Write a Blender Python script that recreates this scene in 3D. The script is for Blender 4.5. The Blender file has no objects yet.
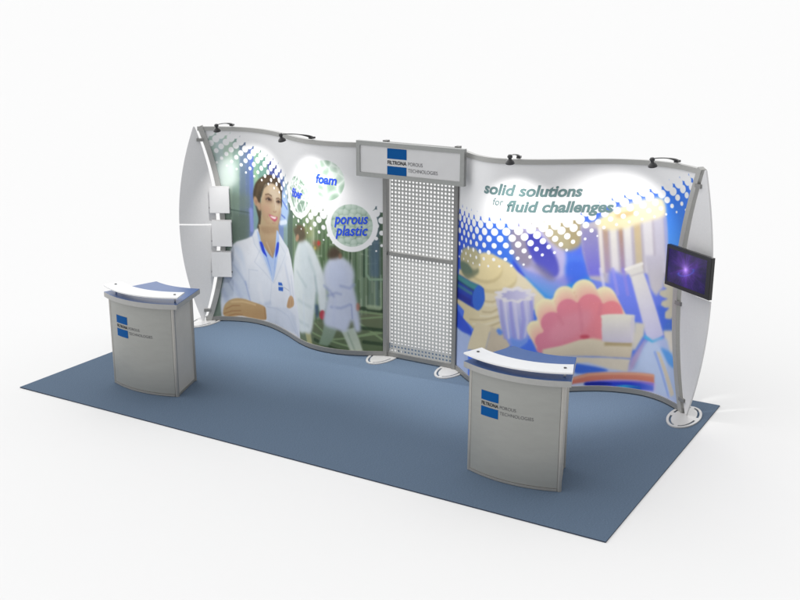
import bpy, bmesh, math, random
import numpy as np
from mathutils import Vector, Matrix

# ------------------------------------------------------------------ camera
sc = bpy.context.scene
COL = sc.collection
cam_d = bpy.data.cameras.new('camera')
cam = bpy.data.objects.new('camera', cam_d)
COL.objects.link(cam)
CAM_LOC = Vector((8.40003, -6.83796, 3.84426))
YAW, PITCH, ROLL = -0.532392, -0.281211, 0.003421
fw = Vector((math.sin(YAW) * math.cos(PITCH), math.cos(YAW) * math.cos(PITCH), math.sin(PITCH)))
rt = fw.cross(Vector((0, 0, 1))).normalized()
up = rt.cross(fw)
rt, up = rt * math.cos(ROLL) + up * math.sin(ROLL), up * math.cos(ROLL) - rt * math.sin(ROLL)
M = Matrix((rt, up, -fw)).transposed().to_4x4()
M.translation = CAM_LOC
cam.matrix_world = M
cam_d.sensor_width = 36.0
cam_d.lens = 49.116
cam_d.clip_end = 500
sc.camera = cam

# ------------------------------------------------------------------ light
DOME_HORIZON, DOME_ZENITH, DOME_BACK, DOME_SIDE = 1.30, 1.33, 0.30, -0.85
world = bpy.data.worlds.new('World')
sc.world = world
world.use_nodes = True
wt = world.node_tree
bg = wt.nodes['Background']
# white studio dome, brighter overhead than at the horizon
w_tc = wt.nodes.new('ShaderNodeTexCoord'); w_sep = wt.nodes.new('ShaderNodeSeparateXYZ'); w_map = wt.nodes.new('ShaderNodeMapRange')
wt.links.new(w_tc.outputs['Generated'], w_sep.inputs[0]); wt.links.new(w_sep.outputs['Z'], w_map.inputs['Value'])
w_map.inputs['From Min'].default_value = 0.0; w_map.inputs['From Max'].default_value = 1.0
w_map.inputs['To Min'].default_value = DOME_HORIZON; w_map.inputs['To Max'].default_value = DOME_ZENITH
w_back = wt.nodes.new('ShaderNodeMath'); w_back.operation = 'MULTIPLY_ADD'   # the back of the studio is the brighter side
w_back.inputs[1].default_value = DOME_BACK
wt.links.new(w_sep.outputs['Y'], w_back.inputs[0]); wt.links.new(w_map.outputs['Result'], w_back.inputs[2])
w_side = wt.nodes.new('ShaderNodeMath'); w_side.operation = 'MULTIPLY_ADD'   # and so is its left
w_side.inputs[1].default_value = DOME_SIDE
wt.links.new(w_sep.outputs['X'], w_side.inputs[0]); wt.links.new(w_back.outputs[0], w_side.inputs[2])
wt.links.new(w_side.outputs[0], bg.inputs['Color'])
bg.inputs['Strength'].default_value = 1.0
sc.view_settings.view_transform = 'Standard'
sc.view_settings.look = 'None'
sc.view_settings.exposure = 0.0
sc.view_settings.gamma = 1.0

# ------------------------------------------------------------------ helpers
def s2l(c):
    c = np.asarray(c, float) / 255.0
    return np.where(c <= 0.04045, c / 12.92, ((c + 0.055) / 1.055) ** 2.4)

TONE = 0.80        # studio light is strong: paints are kept this much darker
def mat(name, rgb, rough=0.5, metal=0.0, spec=0.5, noise=None, bump=None, stretch=(1, 1, 1), coat=0.0, trans=0.0, alpha=1.0):
    """principled material; rgb is sRGB 0-255; noise=(scale, amount), bump=(scale, strength)"""
    m = bpy.data.materials.new(name); m.use_nodes = True
    nt = m.node_tree; b = nt.nodes['Principled BSDF']
    lin = s2l(rgb) * (1.0 if name == 'white_floor' else TONE)
    b.inputs['Base Color'].default_value = (*lin, 1)
    b.inputs['Roughness'].default_value = rough
    b.inputs['Metallic'].default_value = metal
    b.inputs['Specular IOR Level'].default_value = spec
    b.inputs['Coat Weight'].default_value = coat
    b.inputs['Transmission Weight'].default_value = trans
    b.inputs['Alpha'].default_value = alpha
    if noise or bump:
        tc = nt.nodes.new('ShaderNodeTexCoord'); mp = nt.nodes.new('ShaderNodeMapping')
        mp.inputs['Scale'].default_value = stretch
        nt.links.new(tc.outputs['Object'], mp.inputs['Vector'])
    if noise:
        n = nt.nodes.new('ShaderNodeTexNoise'); n.inputs['Scale'].default_value = noise[0]; n.inputs['Detail'].default_value = 4
        nt.links.new(mp.outputs['Vector'], n.inputs['Vector'])
        r = nt.nodes.new('ShaderNodeMapRange')
        r.inputs['From Min'].default_value = 0.3; r.inputs['From Max'].default_value = 0.7
        r.inputs['To Min'].default_value = 1 - noise[1]; r.inputs['To Max'].default_value = 1 + noise[1]
        nt.links.new(n.outputs['Fac'], r.inputs['Value'])
        x = nt.nodes.new('ShaderNodeVectorMath'); x.operation = 'SCALE'
        x.inputs[0].default_value = tuple(lin)
        nt.links.new(r.outputs['Result'], x.inputs['Scale'])
        nt.links.new(x.outputs['Vector'], b.inputs['Base Color'])
    if bump:
        n = nt.nodes.new('ShaderNodeTexNoise'); n.inputs['Scale'].default_value = bump[0]; n.inputs['Detail'].default_value = 3
        nt.links.new(mp.outputs['Vector'], n.inputs['Vector'])
        bp = nt.nodes.new('ShaderNodeBump'); bp.inputs['Strength'].default_value = bump[1]; bp.inputs['Distance'].default_value = 0.004
        nt.links.new(n.outputs['Fac'], bp.inputs['Height'])
        nt.links.new(bp.outputs['Normal'], b.inputs['Normal'])
    return m

MT = dict(
    floor=mat('white_floor', (223, 223, 223), 0.9, spec=0.0),
    carpet=mat('blue_carpet', (101, 119, 140), 0.95, spec=0.1, noise=(70, 0.20), stretch=(1, 4, 1), bump=(420, 0.6)),
    carpet_edge=mat('carpet_edge', (60, 68, 84), 0.95, spec=0.1),
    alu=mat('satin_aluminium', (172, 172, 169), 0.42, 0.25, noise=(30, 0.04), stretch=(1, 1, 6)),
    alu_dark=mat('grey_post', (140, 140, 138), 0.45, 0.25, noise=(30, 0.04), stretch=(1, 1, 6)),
    fabric=mat('wing_fabric', (224, 224, 225), 0.8, spec=0.2, noise=(60, 0.02), bump=(500, 0.15)),
    plate=mat('white_plate', (196, 196, 196), 0.4, noise=(12, 0.02)),
    plate_edge=mat('plate_slot', (120, 126, 134), 0.6),
    peg=mat('perforated_sheet', (186, 187, 185), 0.45, 0.1, noise=(25, 0.03)),
    sign=mat('sign_face', (214, 214, 215), 0.45, noise=(8, 0.02)),
    sign_frame=mat('sign_frame', (158, 160, 158), 0.42, 0.3, noise=(30, 0.03)),
    logo_blue=mat('logo_blue', (0, 84, 152), 0.6, spec=0.1),
    ink=mat('black_lettering', (22, 22, 24), 0.6),
    ink_grey=mat('grey_lettering', (92, 92, 96), 0.6),
    slate=mat('slate_lettering', (100, 130, 131), 0.6),
    azure=mat('blue_lettering', (22, 78, 222), 0.6),
    counter=mat('silver_laminate', (164, 165, 161), 0.42, 0.20, noise=(7, 0.03), stretch=(1, 1, 3)),
    counter_side=mat('silver_side', (216, 211, 202), 0.42, 0.1, noise=(7, 0.03)),  # paler than the front: missing light on the sides is put into the colour
    post=mat('counter_post', (182, 180, 175), 0.35, 0.45, noise=(30, 0.03)),
    groove=mat('counter_groove', (104, 102, 100), 0.6),
    top=mat('blue_laminate', (80, 110, 164), 0.30, spec=0.10, noise=(18, 0.03)),
    top_edge=mat('counter_edge_band', (176, 176, 174), 0.4, 0.3, noise=(30, 0.03)),
    acrylic=mat('white_acrylic', (238, 239, 240), 0.25, spec=0.15, noise=(10, 0.01)),
    steel=mat('standoff_steel', (226, 227, 229), 0.4, 0.0),
    cap=mat('dark_cap', (70, 70, 72), 0.4, 0.4),
    black=mat('black_lamp', (44, 44, 46), 0.38, noise=(40, 0.05)),
    plastic=mat('black_plastic', (34, 34, 36), 0.35, noise=(60, 0.06)),
    tray=mat('frosted_tray', (228, 228, 229), 0.35, noise=(15, 0.01)),
    clip=mat('grey_clip', (112, 112, 112), 0.4, 0.3),
)

def mesh_obj(name, bm, m, parent=None, smooth=False):
    me = bpy.data.meshes.new(name)
    bmesh.ops.recalc_face_normals(bm, faces=bm.faces)
    bm.to_mesh(me); bm.free()
    for k in (m if isinstance(m, (list, tuple)) else [m]):
        me.materials.append(k)
    if smooth:
        me.polygons.foreach_set('use_smooth', [True] * len(me.polygons))
    o = bpy.data.objects.new(name, me); COL.objects.link(o)
    if parent is not None: o.parent = parent
    return o

def thing(name, label, cat, loc=(0, 0, 0), rz=0.0, group=None):
    o = bpy.data.objects.new(name, None); COL.objects.link(o)
    o.empty_display_size = 0.1
    o.location = loc; o.rotation_euler = (0, 0, rz)
    o['label'] = label; o['category'] = cat
    if group: o['group'] = group
    return o

def tag(o, label, cat, group=None):
    o['label'] = label; o['category'] = cat
    if group: o['group'] = group
    return o

def copy_tree(o, parent=None):
    c = o.copy(); COL.objects.link(c)
    if parent is not None: c.parent = parent
    for ch in o.children: copy_tree(ch, c)
    return c

def box(bm, x0, x1, y0, y1, z0, z1, mi=0):
    v = [bm.verts.new(p) for p in ((x0, y0, z0), (x1, y0, z0), (x1, y1, z0), (x0, y1, z0), (x0, y0, z1), (x1, y0, z1), (x1, y1, z1), (x0, y1, z1))]
    for f in ((0, 3, 2, 1), (4, 5, 6, 7), (0, 1, 5, 4), (1, 2, 6, 5), (2, 3, 7, 6), (3, 0, 4, 7)):
        bm.faces.new([v[i] for i in f]).material_index = mi

def bevel(bm, w, seg=2):
    bmesh.ops.bevel(bm, geom=[e for e in bm.edges if len(e.link_faces) == 2 and e.calc_face_angle(0) > 0.6], offset=w, segments=seg, affect='EDGES', profile=0.6)

def tube(bm, pts, r, n=10, radii=None):
    pts = [Vector(p) for p in pts]; rings = []
    for i, p in enumerate(pts):
        t = (pts[min(i + 1, len(pts) - 1)] - pts[max(i - 1, 0)]).normalized()
        a = t.cross(Vector((0, 0, 1)))
        if a.length < 1e-3: a = Vector((1, 0, 0))
        a.normalize(); b = t.cross(a)
        rr = radii[i] if radii else r
        rings.append([bm.verts.new(p + (a * math.cos(k * 2 * math.pi / n) + b * math.sin(k * 2 * math.pi / n)) * rr) for k in range(n)])
    for A, B in zip(rings, rings[1:]):
        for k in range(n): bm.faces.new((A[k], A[(k + 1) % n], B[(k + 1) % n], B[k]))
    bm.faces.new(rings[0][::-1]); bm.faces.new(rings[-1])

def prism(bm, outline, z0, z1, mi=0, mi_side=None):
    a = [bm.verts.new((x, y, z0)) for x, y in outline]; b = [bm.verts.new((x, y, z1)) for x, y in outline]
    bm.faces.new(a[::-1]).material_index = mi; bm.faces.new(b).material_index = mi
    n = len(outline)
    for i in range(n):
        bm.faces.new((a[i], a[(i + 1) % n], b[(i + 1) % n], b[i])).material_index = mi if mi_side is None else mi_side

# ------------------------------------------------------------------ plan curves of the booth wall
LC = [(0.16,2.68),(0.32,2.78),(0.48,2.85),(0.62,2.885),(0.77,2.885),(0.93,2.86),(1.11,2.795),(1.26,2.725),(1.40,2.65),(1.53,2.575),(1.64,2.52),(1.77,2.47),(1.92,2.445),(2.06,2.445),(2.23,2.475),(2.40,2.545),(2.62,2.66)]
RC = [(3.455,2.685),(3.55,2.61),(3.714,2.465),(3.85,2.375),(4.0,2.325),(4.17,2.35),(4.34,2.42),(4.56,2.565),(4.81,2.75),(4.98,2.86),(5.16,2.925),(5.33,2.955),(5.46,2.94),(5.57,2.905),(5.68,2.84),(5.80,2.745)]

class Curve:
    def __init__(self, C, n=400, ext=0.9):
        C = np.array(C, float)
        Q = np.vstack([2 * C[0] - C[1], C, 2 * C[-1] - C[-2]]); out = []
        for i in range(len(C) - 1):
            p0, p1, p2, p3 = Q[i:i + 4]
            for t in np.linspace(0, 1, 40, endpoint=False):
                out.append(.5 * (2 * p1 + (p2 - p0) * t + (2 * p0 - 5 * p1 + 4 * p2 - p3) * t * t + (3 * p1 - p0 - 3 * p2 + p3) * t ** 3))
        out.append(C[-1]); out = np.array(out)
        d = np.r_[0, np.cumsum(np.linalg.norm(np.diff(out, axis=0), axis=1))]
        s = np.linspace(0, d[-1], n)
        o = np.array([np.interp(s, d, out[:, k]) for k in (0, 1)]).T
        for _ in range(120):
            o[1:-1] = o[1:-1] * .5 + .25 * (o[:-2] + o[2:])
        d = np.r_[0, np.cumsum(np.linalg.norm(np.diff(o, axis=0), axis=1))]
        self.S = d[-1]
        t0 = o[4] - o[0]; t0 /= np.linalg.norm(t0); t1 = o[-1] - o[-5]; t1 /= np.linalg.norm(t1)
        self.s = np.r_[-ext, d, self.S + ext]
        self.o = np.vstack([o[0] - t0 * ext, o, o[-1] + t1 * ext])
    def at(self, s, off=0.0):
        """plan position at arc length s, moved off metres to the front (arrays welcome)"""
        x = np.interp(s, self.s, self.o[:, 0]); y = np.interp(s, self.s, self.o[:, 1])
        e = 0.01
        tx = np.interp(s + e, self.s, self.o[:, 0]) - np.interp(s - e, self.s, self.o[:, 0])
        ty = np.interp(s + e, self.s, self.o[:, 1]) - np.interp(s - e, self.s, self.o[:, 1])
        l = np.hypot(tx, ty); tx, ty = tx / l, ty / l
        return x + ty * off, y - tx * off
    def p(self, s, z, off=0.0):
        x, y = self.at(s, off); return Vector((float(x), float(y), float(z)))
CL, CR = Curve(LC), Curve(RC)
H = 2.300          # height of the wall
Z0 = 0.014         # its lowest edge, standing on the base plates

def bow(z):        # how far the curved end uprights bow inward
    q = (z - 1.155) / 1.145
    return 0.217 * (1 - q * q)

def sweep(bm, cv, path, w, d0, d1):
    """bar of rectangular section along path [(s, z)] lying in the wall surface; w = width in the surface, d0..d1 = depth"""
    path = np.array(path, float); rings = []
    for i in range(len(path)):
        t = path[min(i + 1, len(path) - 1)] - path[max(i - 1, 0)]; t /= np.linalg.norm(t)
        n = np.array([-t[1], t[0]]) * w / 2
        a, b = path[i] - n, path[i] + n
        rings.append([bm.verts.new(cv.p(a[0], a[1], d0)), bm.verts.new(cv.p(b[0], b[1], d0)), bm.verts.new(cv.p(b[0], b[1], d1)), bm.verts.new(cv.p(a[0], a[1], d1))])
    for A, B in zip(rings, rings[1:]):
        for k in range(4): bm.faces.new((A[k], A[(k + 1) % 4], B[(k + 1) % 4], B[k]))
    bm.faces.new(rings[0][::-1]); bm.faces.new(rings[-1])

# ------------------------------------------------------------------ the printed graphics, drawn in wall coordinates (metres along the wall, height)
ART_LEFT = [
('P',(188,211,201),0.012,[(-0.016,2.461),(0.195,2.461),(0.06,-0.4),(-0.165,-0.4)],0,(128,147,135),[(0.07,2.033),(-0.003,0.443)],1),
('P',(200,219,217),0.012,[(0.186,2.461),(0.287,2.462),(0.156,-0.4),(0.051,-0.4)],0,(121,137,125),[(0.217,2.033),(0.149,0.442)],1),
('P',(193,217,201),0.012,[(0.277,2.462),(0.392,2.465),(0.266,-0.4),(0.147,-0.4)],0,(111,130,117),[(0.316,2.035),(0.25,0.444)],1),
('P',(154,182,171),0.012,[(0.383,2.465),(0.478,2.468),(0.353,-0.4),(0.256,-0.4)],0,(114,132,120),[(0.412,2.038),(0.348,0.448)],1),
('P',(109,128,154),0.012,[(0.468,2.467),(0.557,2.472),(0.43,-0.4),(0.343,-0.4)],0,(121,140,130),[(0.494,2.042),(0.429,0.453)],1),
('P',(97,118,163),0.012,[(0.546,2.471),(0.614,2.475),(0.484,-0.4),(0.42,-0.4)],0,(128,145,144),[(0.561,2.047),(0.494,0.459)],1),
('P',(87,113,188),0.012,[(0.602,2.474),(0.673,2.479),(0.54,-0.4),(0.473,-0.4)],0,(134,148,186),[(0.618,2.051),(0.55,0.466)],1),
('P',(129,173,146),0.012,[(0.661,2.478),(0.751,2.484),(0.614,-0.4),(0.528,-0.4)],0,(128,155,186),[(0.686,2.057),(0.616,0.475)],1),
('P',(112,156,138),0.012,[(0.738,2.484),(0.915,2.498),(0.763,-0.4),(0.602,-0.4)],0,(119,155,169),[(0.8,2.068),(0.727,0.493)],1),
('P',(62,71,146),0.012,[(0.899,2.496),(1.133,2.518),(0.964,-0.4),(0.748,-0.4)],0,(128,155,194),[(0.988,2.089),(0.903,0.528)],1),
('P',(72,89,163),0.012,[(1.114,2.516),(1.279,2.532),(1.105,-0.4),(0.946,-0.4)],0,(153,180,211),[(1.17,2.111),(1.081,0.567)],1),
('P',(154,182,209),0.012,[(1.259,2.53),(1.383,2.542),(1.207,-0.4),(1.085,-0.4)],0,(128,155,135),[(1.295,2.127),(1.205,0.595)],1),
('P',(89,114,106),0.012,[(1.362,2.54),(1.509,2.554),(1.342,-0.4),(1.186,-0.4)],0,(92,113,95),[(1.413,2.142),(1.323,0.623)],1),
('P',(121,148,121),0.012,[(1.49,2.552),(1.62,2.565),(1.48,-0.357),(1.32,-0.4)],0,(104,130,96),[(1.538,2.158),(1.458,0.656)],1),
('P',(102,131,106),0.012,[(1.603,2.563),(1.715,2.573),(1.602,-0.319),(1.458,-0.363)],0,(97,123,88),[(1.645,2.171),(1.581,0.684)],1),
('P',(146,172,136),0.012,[(1.701,2.572),(1.81,2.581),(1.724,-0.284),(1.584,-0.325)],0,(108,133,93),[(1.745,2.182),(1.695,0.71)],1),
('P',(178,190,154),0.012,[(1.798,2.58),(1.894,2.587),(1.824,-0.259),(1.709,-0.288)],0,(114,138,102),[(1.837,2.191),(1.798,0.73)],1),
('P',(137,156,123),0.012,[(1.883,2.586),(1.959,2.591),(1.898,-0.242),(1.812,-0.262)],0,(102,128,91),[(1.913,2.198),(1.88,0.745)],1),
('P',(95,124,89),0.012,[(1.949,2.59),(2.02,2.595),(1.967,-0.229),(1.887,-0.245)],0,(86,111,76),[(1.977,2.203),(1.948,0.755)],1),
('P',(129,161,123),0.012,[(2.01,2.594),(2.078,2.597),(2.032,-0.217),(1.956,-0.231)],0,(104,130,91),[(2.037,2.208),(2.012,0.764)],1),
('P',(112,143,109),0.012,[(2.068,2.597),(2.156,2.601),(2.117,-0.205),(2.022,-0.219)],0,(94,118,81),[(2.107,2.212),(2.085,0.773)],1),
('P',(129,156,121),0.012,[(2.147,2.6),(2.22,2.603),(2.187,-0.196),(2.108,-0.206)],0,(104,130,93),[(2.179,2.216),(2.161,0.78)],1),
('P',(116,143,111),0.012,[(2.212,2.603),(2.283,2.605),(2.255,-0.19),(2.178,-0.197)],0,(96,122,86),[(2.243,2.218),(2.228,0.786)],1),
('P',(89,118,92),0.012,[(2.274,2.604),(2.334,2.605),(2.311,-0.187),(2.246,-0.191)],0,(82,106,78),[(2.301,2.22),(2.288,0.789)],1),
('P',(141,165,134),0.012,[(2.326,2.605),(2.385,2.606),(2.365,-0.184),(2.302,-0.187)],0,(109,135,103),[(2.352,2.221),(2.341,0.791)],1),
('P',(95,121,99),0.012,[(2.377,2.606),(2.436,2.607),(2.42,-0.183),(2.357,-0.185)],0,(89,113,85),[(2.404,2.222),(2.395,0.793)],1),
('P',(144,165,138),0.012,[(2.428,2.607),(2.487,2.607),(2.474,-0.181),(2.411,-0.183)],0,(114,137,107),[(2.455,2.223),(2.448,0.794)],1),
('P',(105,130,126),0.012,[(2.479,2.607),(2.547,2.608),(2.539,-0.18),(2.465,-0.181)],0,(94,116,98),[(2.512,2.223),(2.506,0.795)],1),
('P',(102,121,146),0.012,[(2.539,2.608),(2.608,2.608),(2.604,-0.178),(2.53,-0.18)],0,(99,122,113),[(2.573,2.224),(2.57,0.796)],1),
('P',(116,141,123),0.012,[(2.6,2.608),(2.679,2.609),(2.68,-0.177),(2.595,-0.179)],0,(92,116,88),[(2.639,2.224),(2.638,0.797)],1),
('P',(232,246,240),0.05,[(0.193,1.9),(0.369,1.923),(0.41,1.695),(0.337,1.615),(0.218,1.593)],1,None,None,0.85),
('P',(120,138,122),0.05,[(0.313,1.537),(0.578,1.534),(0.571,1.359),(0.326,1.363)],0,None,None,0.5),
('L',(60,78,72),0.008,[(0.316,1.347),(0.406,1.335),(0.558,1.323)],0.012,0.7),
('P',(102,120,108),0.04,[(0.315,1.323),(0.557,1.309),(0.521,1.002),(0.309,0.948)],0,None,None,0.8),
('L',(150,160,228),0.025,[(0.571,1.359),(0.578,1.126)],0.05,0.8),
('P',(170,196,232),0.03,[(1.142,1.633),(1.269,1.686),(1.332,1.453),(1.245,1.28),(1.096,1.253)],0,None,None,1),
('L',(66,92,200),0.01,[(1.162,1.558),(1.282,1.477)],0.02,0.7),
('L',(70,96,190),0.01,[(1.14,1.385),(1.224,1.367)],0.02,0.7),
('L',(232,240,250),0.014,[(1.11,1.29),(1.247,1.326)],0.05,0.8),
('L',(150,190,150),0.03,[(0.652,1.805),(0.677,1.694)],0.05,0.8),
('L',(206,218,196),0.010662304047226841,[(1.903,1.602),(1.887,0.671)],0.0069413004193968255,0.5683964221000858),
('L',(190,206,180),0.012614816997376304,[(1.746,1.658),(1.715,0.979)],0.01024519189142514,0.293330686402376),
('L',(70,92,64),0.007768654587661187,[(1.739,1.008),(1.706,-0.055)],0.006495893133897715,0.44483271427798243),
('L',(70,92,64),0.0074458110393915,[(1.573,1.231),(1.528,0.384)],0.014161263591200315,0.4535600572818632),
('L',(206,218,196),0.009971315960907935,[(2.262,1.373),(2.255,0.558)],0.01219009593173554,0.436102086303065),
('L',(220,228,210),0.01159195546983657,[(2.405,1.267),(2.394,0.045)],0.013943794815224913,0.3354337787527535),
('L',(46,64,46),0.0065856069396773445,[(2.191,1.188),(2.177,0.032)],0.012089590190364036,0.4291764907266422),
('L',(58,78,54),0.012116566929702505,[(1.644,1.337),(1.577,0.039)],0.012682158565343951,0.45055907909708437),
('L',(70,92,64),0.006550103595254884,[(2.506,1.447),(2.503,0.474)],0.013968919758215943,0.28275859863041625),
('L',(46,64,46),0.013944767515733073,[(1.811,0.936),(1.806,0.64)],0.012471288545276689,0.5376736753134002),
('L',(206,218,196),0.010887356347864616,[(1.842,1.316),(1.825,0.349)],0.00955464109540346,0.4227925480949435),
('L',(58,78,54),0.006644650409601109,[(1.744,1.419),(1.707,0.367)],0.014714219741262994,0.40721559033226584),
('L',(150,176,150),0.013891736648009488,[(2.159,0.756),(2.15,0.029)],0.01306396709496502,0.488953070785608),
('L',(190,206,180),0.009879701842730853,[(1.973,1.516),(1.963,1.211)],0.008333360836808612,0.45619322630628945),
('L',(220,228,210),0.007003932099967816,[(1.822,1.765),(1.806,1.094)],0.009186116811118866,0.5507206822218149),
('L',(58,78,54),0.012996105473075812,[(2.582,1.046),(2.585,0.049)],0.013799694907060728,0.529255592418798),
('L',(46,64,46),0.013877340806052874,[(1.984,1.319),(1.976,0.988)],0.007906095375668078,0.4042194039136627),
('L',(70,92,64),0.008908879376276569,[(1.509,0.995),(1.48,0.646)],0.007014643680225965,0.25892531033315097),
('L',(220,228,210),0.009793211705854073,[(2.504,1.094),(2.508,0.714)],0.012022791889620084,0.2903737306380862),
('L',(220,228,210),0.008741086705944014,[(2.087,0.634),(2.072,0.019)],0.007021876167481685,0.342664912101013),
('L',(70,92,64),0.013313166262331158,[(2.46,1.624),(2.457,1.387)],0.012900675858793589,0.515350035837578),
('L',(150,176,150),0.00733633627627469,[(1.853,1.009),(1.841,0.684)],0.009666997917611789,0.520178267940711),
('L',(190,206,180),0.012066579392709064,[(2.141,0.881),(2.135,0.292)],0.013883992641041133,0.3183011105815135),
('L',(190,206,180),0.0062318412059309235,[(1.774,1.288),(1.74,0.157)],0.009555625433549582,0.25977797639772254),
('L',(220,228,210),0.013904304465622882,[(1.838,1.466),(1.812,0.477)],0.015370212012762424,0.5842502209624666),
('L',(190,206,180),0.013881991976517936,[(1.954,1.526),(1.942,1.063)],0.01082653302133578,0.46359175141269293),
('L',(46,64,46),0.013278217100413783,[(1.206,0.537),(1.156,-0.122)],0.012605856502048943,0.5238060094343315),
('L',(150,176,150),0.013569322763184146,[(2.377,1.252),(2.376,0.842)],0.006867498576702442,0.5026386558155973),
('L',(190,206,180),0.007209205603051919,[(2.062,0.916),(2.052,0.6)],0.007270383672978643,0.5666982335066337),
('L',(58,78,54),0.010389280351894233,[(2.437,1.641),(2.433,0.532)],0.009504075121575029,0.2958443482033076),
('L',(70,92,64),0.013892395369514402,[(1.233,0.464),(1.202,-0.201)],0.007392507287398683,0.31818190469707797),
('L',(70,92,64),0.008074918362161681,[(2.506,1.778),(2.501,1.342)],0.011864371681659616,0.39665439346409026),
('L',(58,78,54),0.010134086693562763,[(1.54,0.617),(1.513,-0.032)],0.01415047032418078,0.5394988888591705),
('L',(70,92,64),0.00746486309817759,[(2.51,1.66),(2.503,1.287)],0.010401249123849434,0.2513763686389747),
('L',(46,64,46),0.011458650917908472,[(2.429,1.611),(2.42,0.888)],0.006617552870957713,0.4357542242437948),
('L',(206,218,196),0.012178088790043907,[(2.084,0.878),(2.067,0.018)],0.008769170704647816,0.42769989712731216),
('L',(58,78,54),0.010849101454744426,[(2.174,0.907),(2.161,0.03)],0.01573360251676687,0.31979112321478015),
('L',(70,92,64),0.013012283854244747,[(1.827,1.168),(1.805,0.031)],0.012992178821802858,0.5797632059062514),
('L',(150,176,150),0.00913891502869833,[(1.8,1.101),(1.766,-0.04)],0.010166370564820018,0.3605929279729063),
('L',(220,228,210),0.007235572990149537,[(2.295,1.308),(2.295,0.862)],0.014970264328787668,0.5006419589758686),
('L',(58,78,54),0.009186054997738176,[(2.287,1.641),(2.272,0.467)],0.015525041289189863,0.42054127124680807),
('L',(58,78,54),0.00937021179173855,[(2.623,0.834),(2.629,0.436)],0.010038097511166046,0.37481517763051353),
('L',(58,78,54),0.008651983113135926,[(1.48,1.278),(1.445,0.663)],0.006180819808270377,0.4683744758621524),
('L',(150,176,150),0.006672490135762946,[(2.13,1.724),(2.108,0.436)],0.014763922460733324,0.3451721602220525),
('L',(150,176,150),0.012551831838250253,[(2.538,1.601),(2.534,0.569)],0.01511413816183609,0.3405131551778446),
('L',(46,64,46),0.012396700423252915,[(1.581,0.615),(1.543,-0.1)],0.008790623013490923,0.3141704112206471),
('L',(206,218,196),0.012849829090977191,[(2.527,1.5),(2.53,1.269)],0.006837425262345181,0.27331788720606154),
('L',(70,92,64),0.010973627634598302,[(2.493,1.283),(2.489,0.698)],0.015154267033030074,0.26512199144378495),
('L',(220,228,210),0.008495939232627814,[(2.33,0.701),(2.319,0.042)],0.008017682487685002,0.3567518892577294),
('L',(190,206,180),0.013955991879132316,[(2.388,1.473),(2.38,0.716)],0.014036789448422425,0.2629322730404968),
('L',(70,92,64),0.006850250760216731,[(1.278,1.065),(1.204,-0.2)],0.015346428397823539,0.5366220491195999),
('L',(58,78,54),0.007721448956873449,[(2.03,1.21),(2.018,0.058)],0.009077830499987434,0.3303481870885686),
('L',(190,206,180),0.00643510829430749,[(1.684,0.685),(1.654,-0.069)],0.00947552180155232,0.295436503402809),
('L',(190,206,180),0.009047054283054938,[(1.398,0.796),(1.352,0.257)],0.012652276802157535,0.4270800179592531),
('L',(206,218,196),0.009566596865869923,[(2.603,1.113),(2.601,0.127)],0.007575329398292057,0.34213507344908617),
('L',(190,206,180),0.007742926857267851,[(2.593,0.665),(2.586,0.049)],0.014823885717209273,0.31403526068012505),
('L',(46,64,46),0.006039604252031546,[(1.92,1.683),(1.903,1.165)],0.011047356395143128,0.34245904003058),
('L',(206,218,196),0.006675861691569284,[(1.472,1.235),(1.451,0.96)],0.012296698766411063,0.5851730129511381),
('L',(150,176,150),0.008609078033010796,[(2.485,1.631),(2.484,0.448)],0.0098951647106045,0.5946551797760037),
('L',(206,218,196),0.01010384968682123,[(1.592,0.86),(1.558,-0.096)],0.013150109998281475,0.4002356458965558),
('L',(150,176,150),0.012437420845990166,[(2.326,1.218),(2.316,0.042)],0.014349375934370264,0.5392431925256931),
('L',(46,64,46),0.006334896810835195,[(2.197,0.748),(2.19,0.033)],0.006850917028722206,0.47299195696598),
('L',(206,218,196),0.011445313408646565,[(2.592,1.375),(2.592,0.669)],0.01226226458932786,0.4212530102009141),
('L',(70,92,64),0.010207921210888048,[(1.218,0.683),(1.179,-0.207)],0.006919419278152248,0.5110047683706576),
('L',(190,206,180),0.011918628731365935,[(2.073,0.838),(2.064,0.018)],0.008052175270820866,0.5915072829359697),
('L',(46,64,46),0.011062342741654097,[(2.104,1.35),(2.09,0.608)],0.006467474879098983,0.3194015437894697),
('L',(46,64,46),0.006099753706599515,[(2.221,1.418),(2.208,0.489)],0.011677616978693083,0.2712313549222746),
('L',(46,64,46),0.008284348336736134,[(1.81,0.967),(1.782,-0.036)],0.013088709214071608,0.4130641629041634),
('L',(220,228,210),0.006140035646533303,[(2.39,0.636),(2.392,0.045)],0.015362543409537164,0.410639788037259),
('L',(220,228,210),0.013444288445157337,[(2.445,0.668),(2.441,0.046)],0.015165547784089094,0.27611450369294976),
('L',(220,228,210),0.010069954829190247,[(1.449,0.799),(1.407,0.256)],0.01420217010614784,0.560401755865195),
('L',(58,78,54),0.013599676578742035,[(2.331,1.54),(2.319,0.344)],0.007590652689605241,0.48855584083323256),
('L',(58,78,54),0.006013931055340026,[(1.993,0.927),(1.977,0.237)],0.01440231033647987,0.5127569144099609),
('L',(46,64,46),0.008025697730316042,[(2.47,1.672),(2.458,0.453)],0.013399078256624411,0.2727420727723448),
('L',(58,78,54),0.008245101636750093,[(1.971,0.751),(1.969,0.442)],0.014542552668472238,0.26806613089246),
('L',(220,228,210),0.012185469113191918,[(2.283,1.063),(2.279,0.681)],0.009156013726431805,0.5247999361504453),
('L',(58,78,54),0.01039382518550371,[(2.035,1.758),(2.023,0.717)],0.015406992983382417,0.5018504036829018),
('L',(150,176,150),0.009884600642262513,[(1.342,0.794),(1.286,0.019)],0.014694788462386156,0.5691668352065382),
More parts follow.
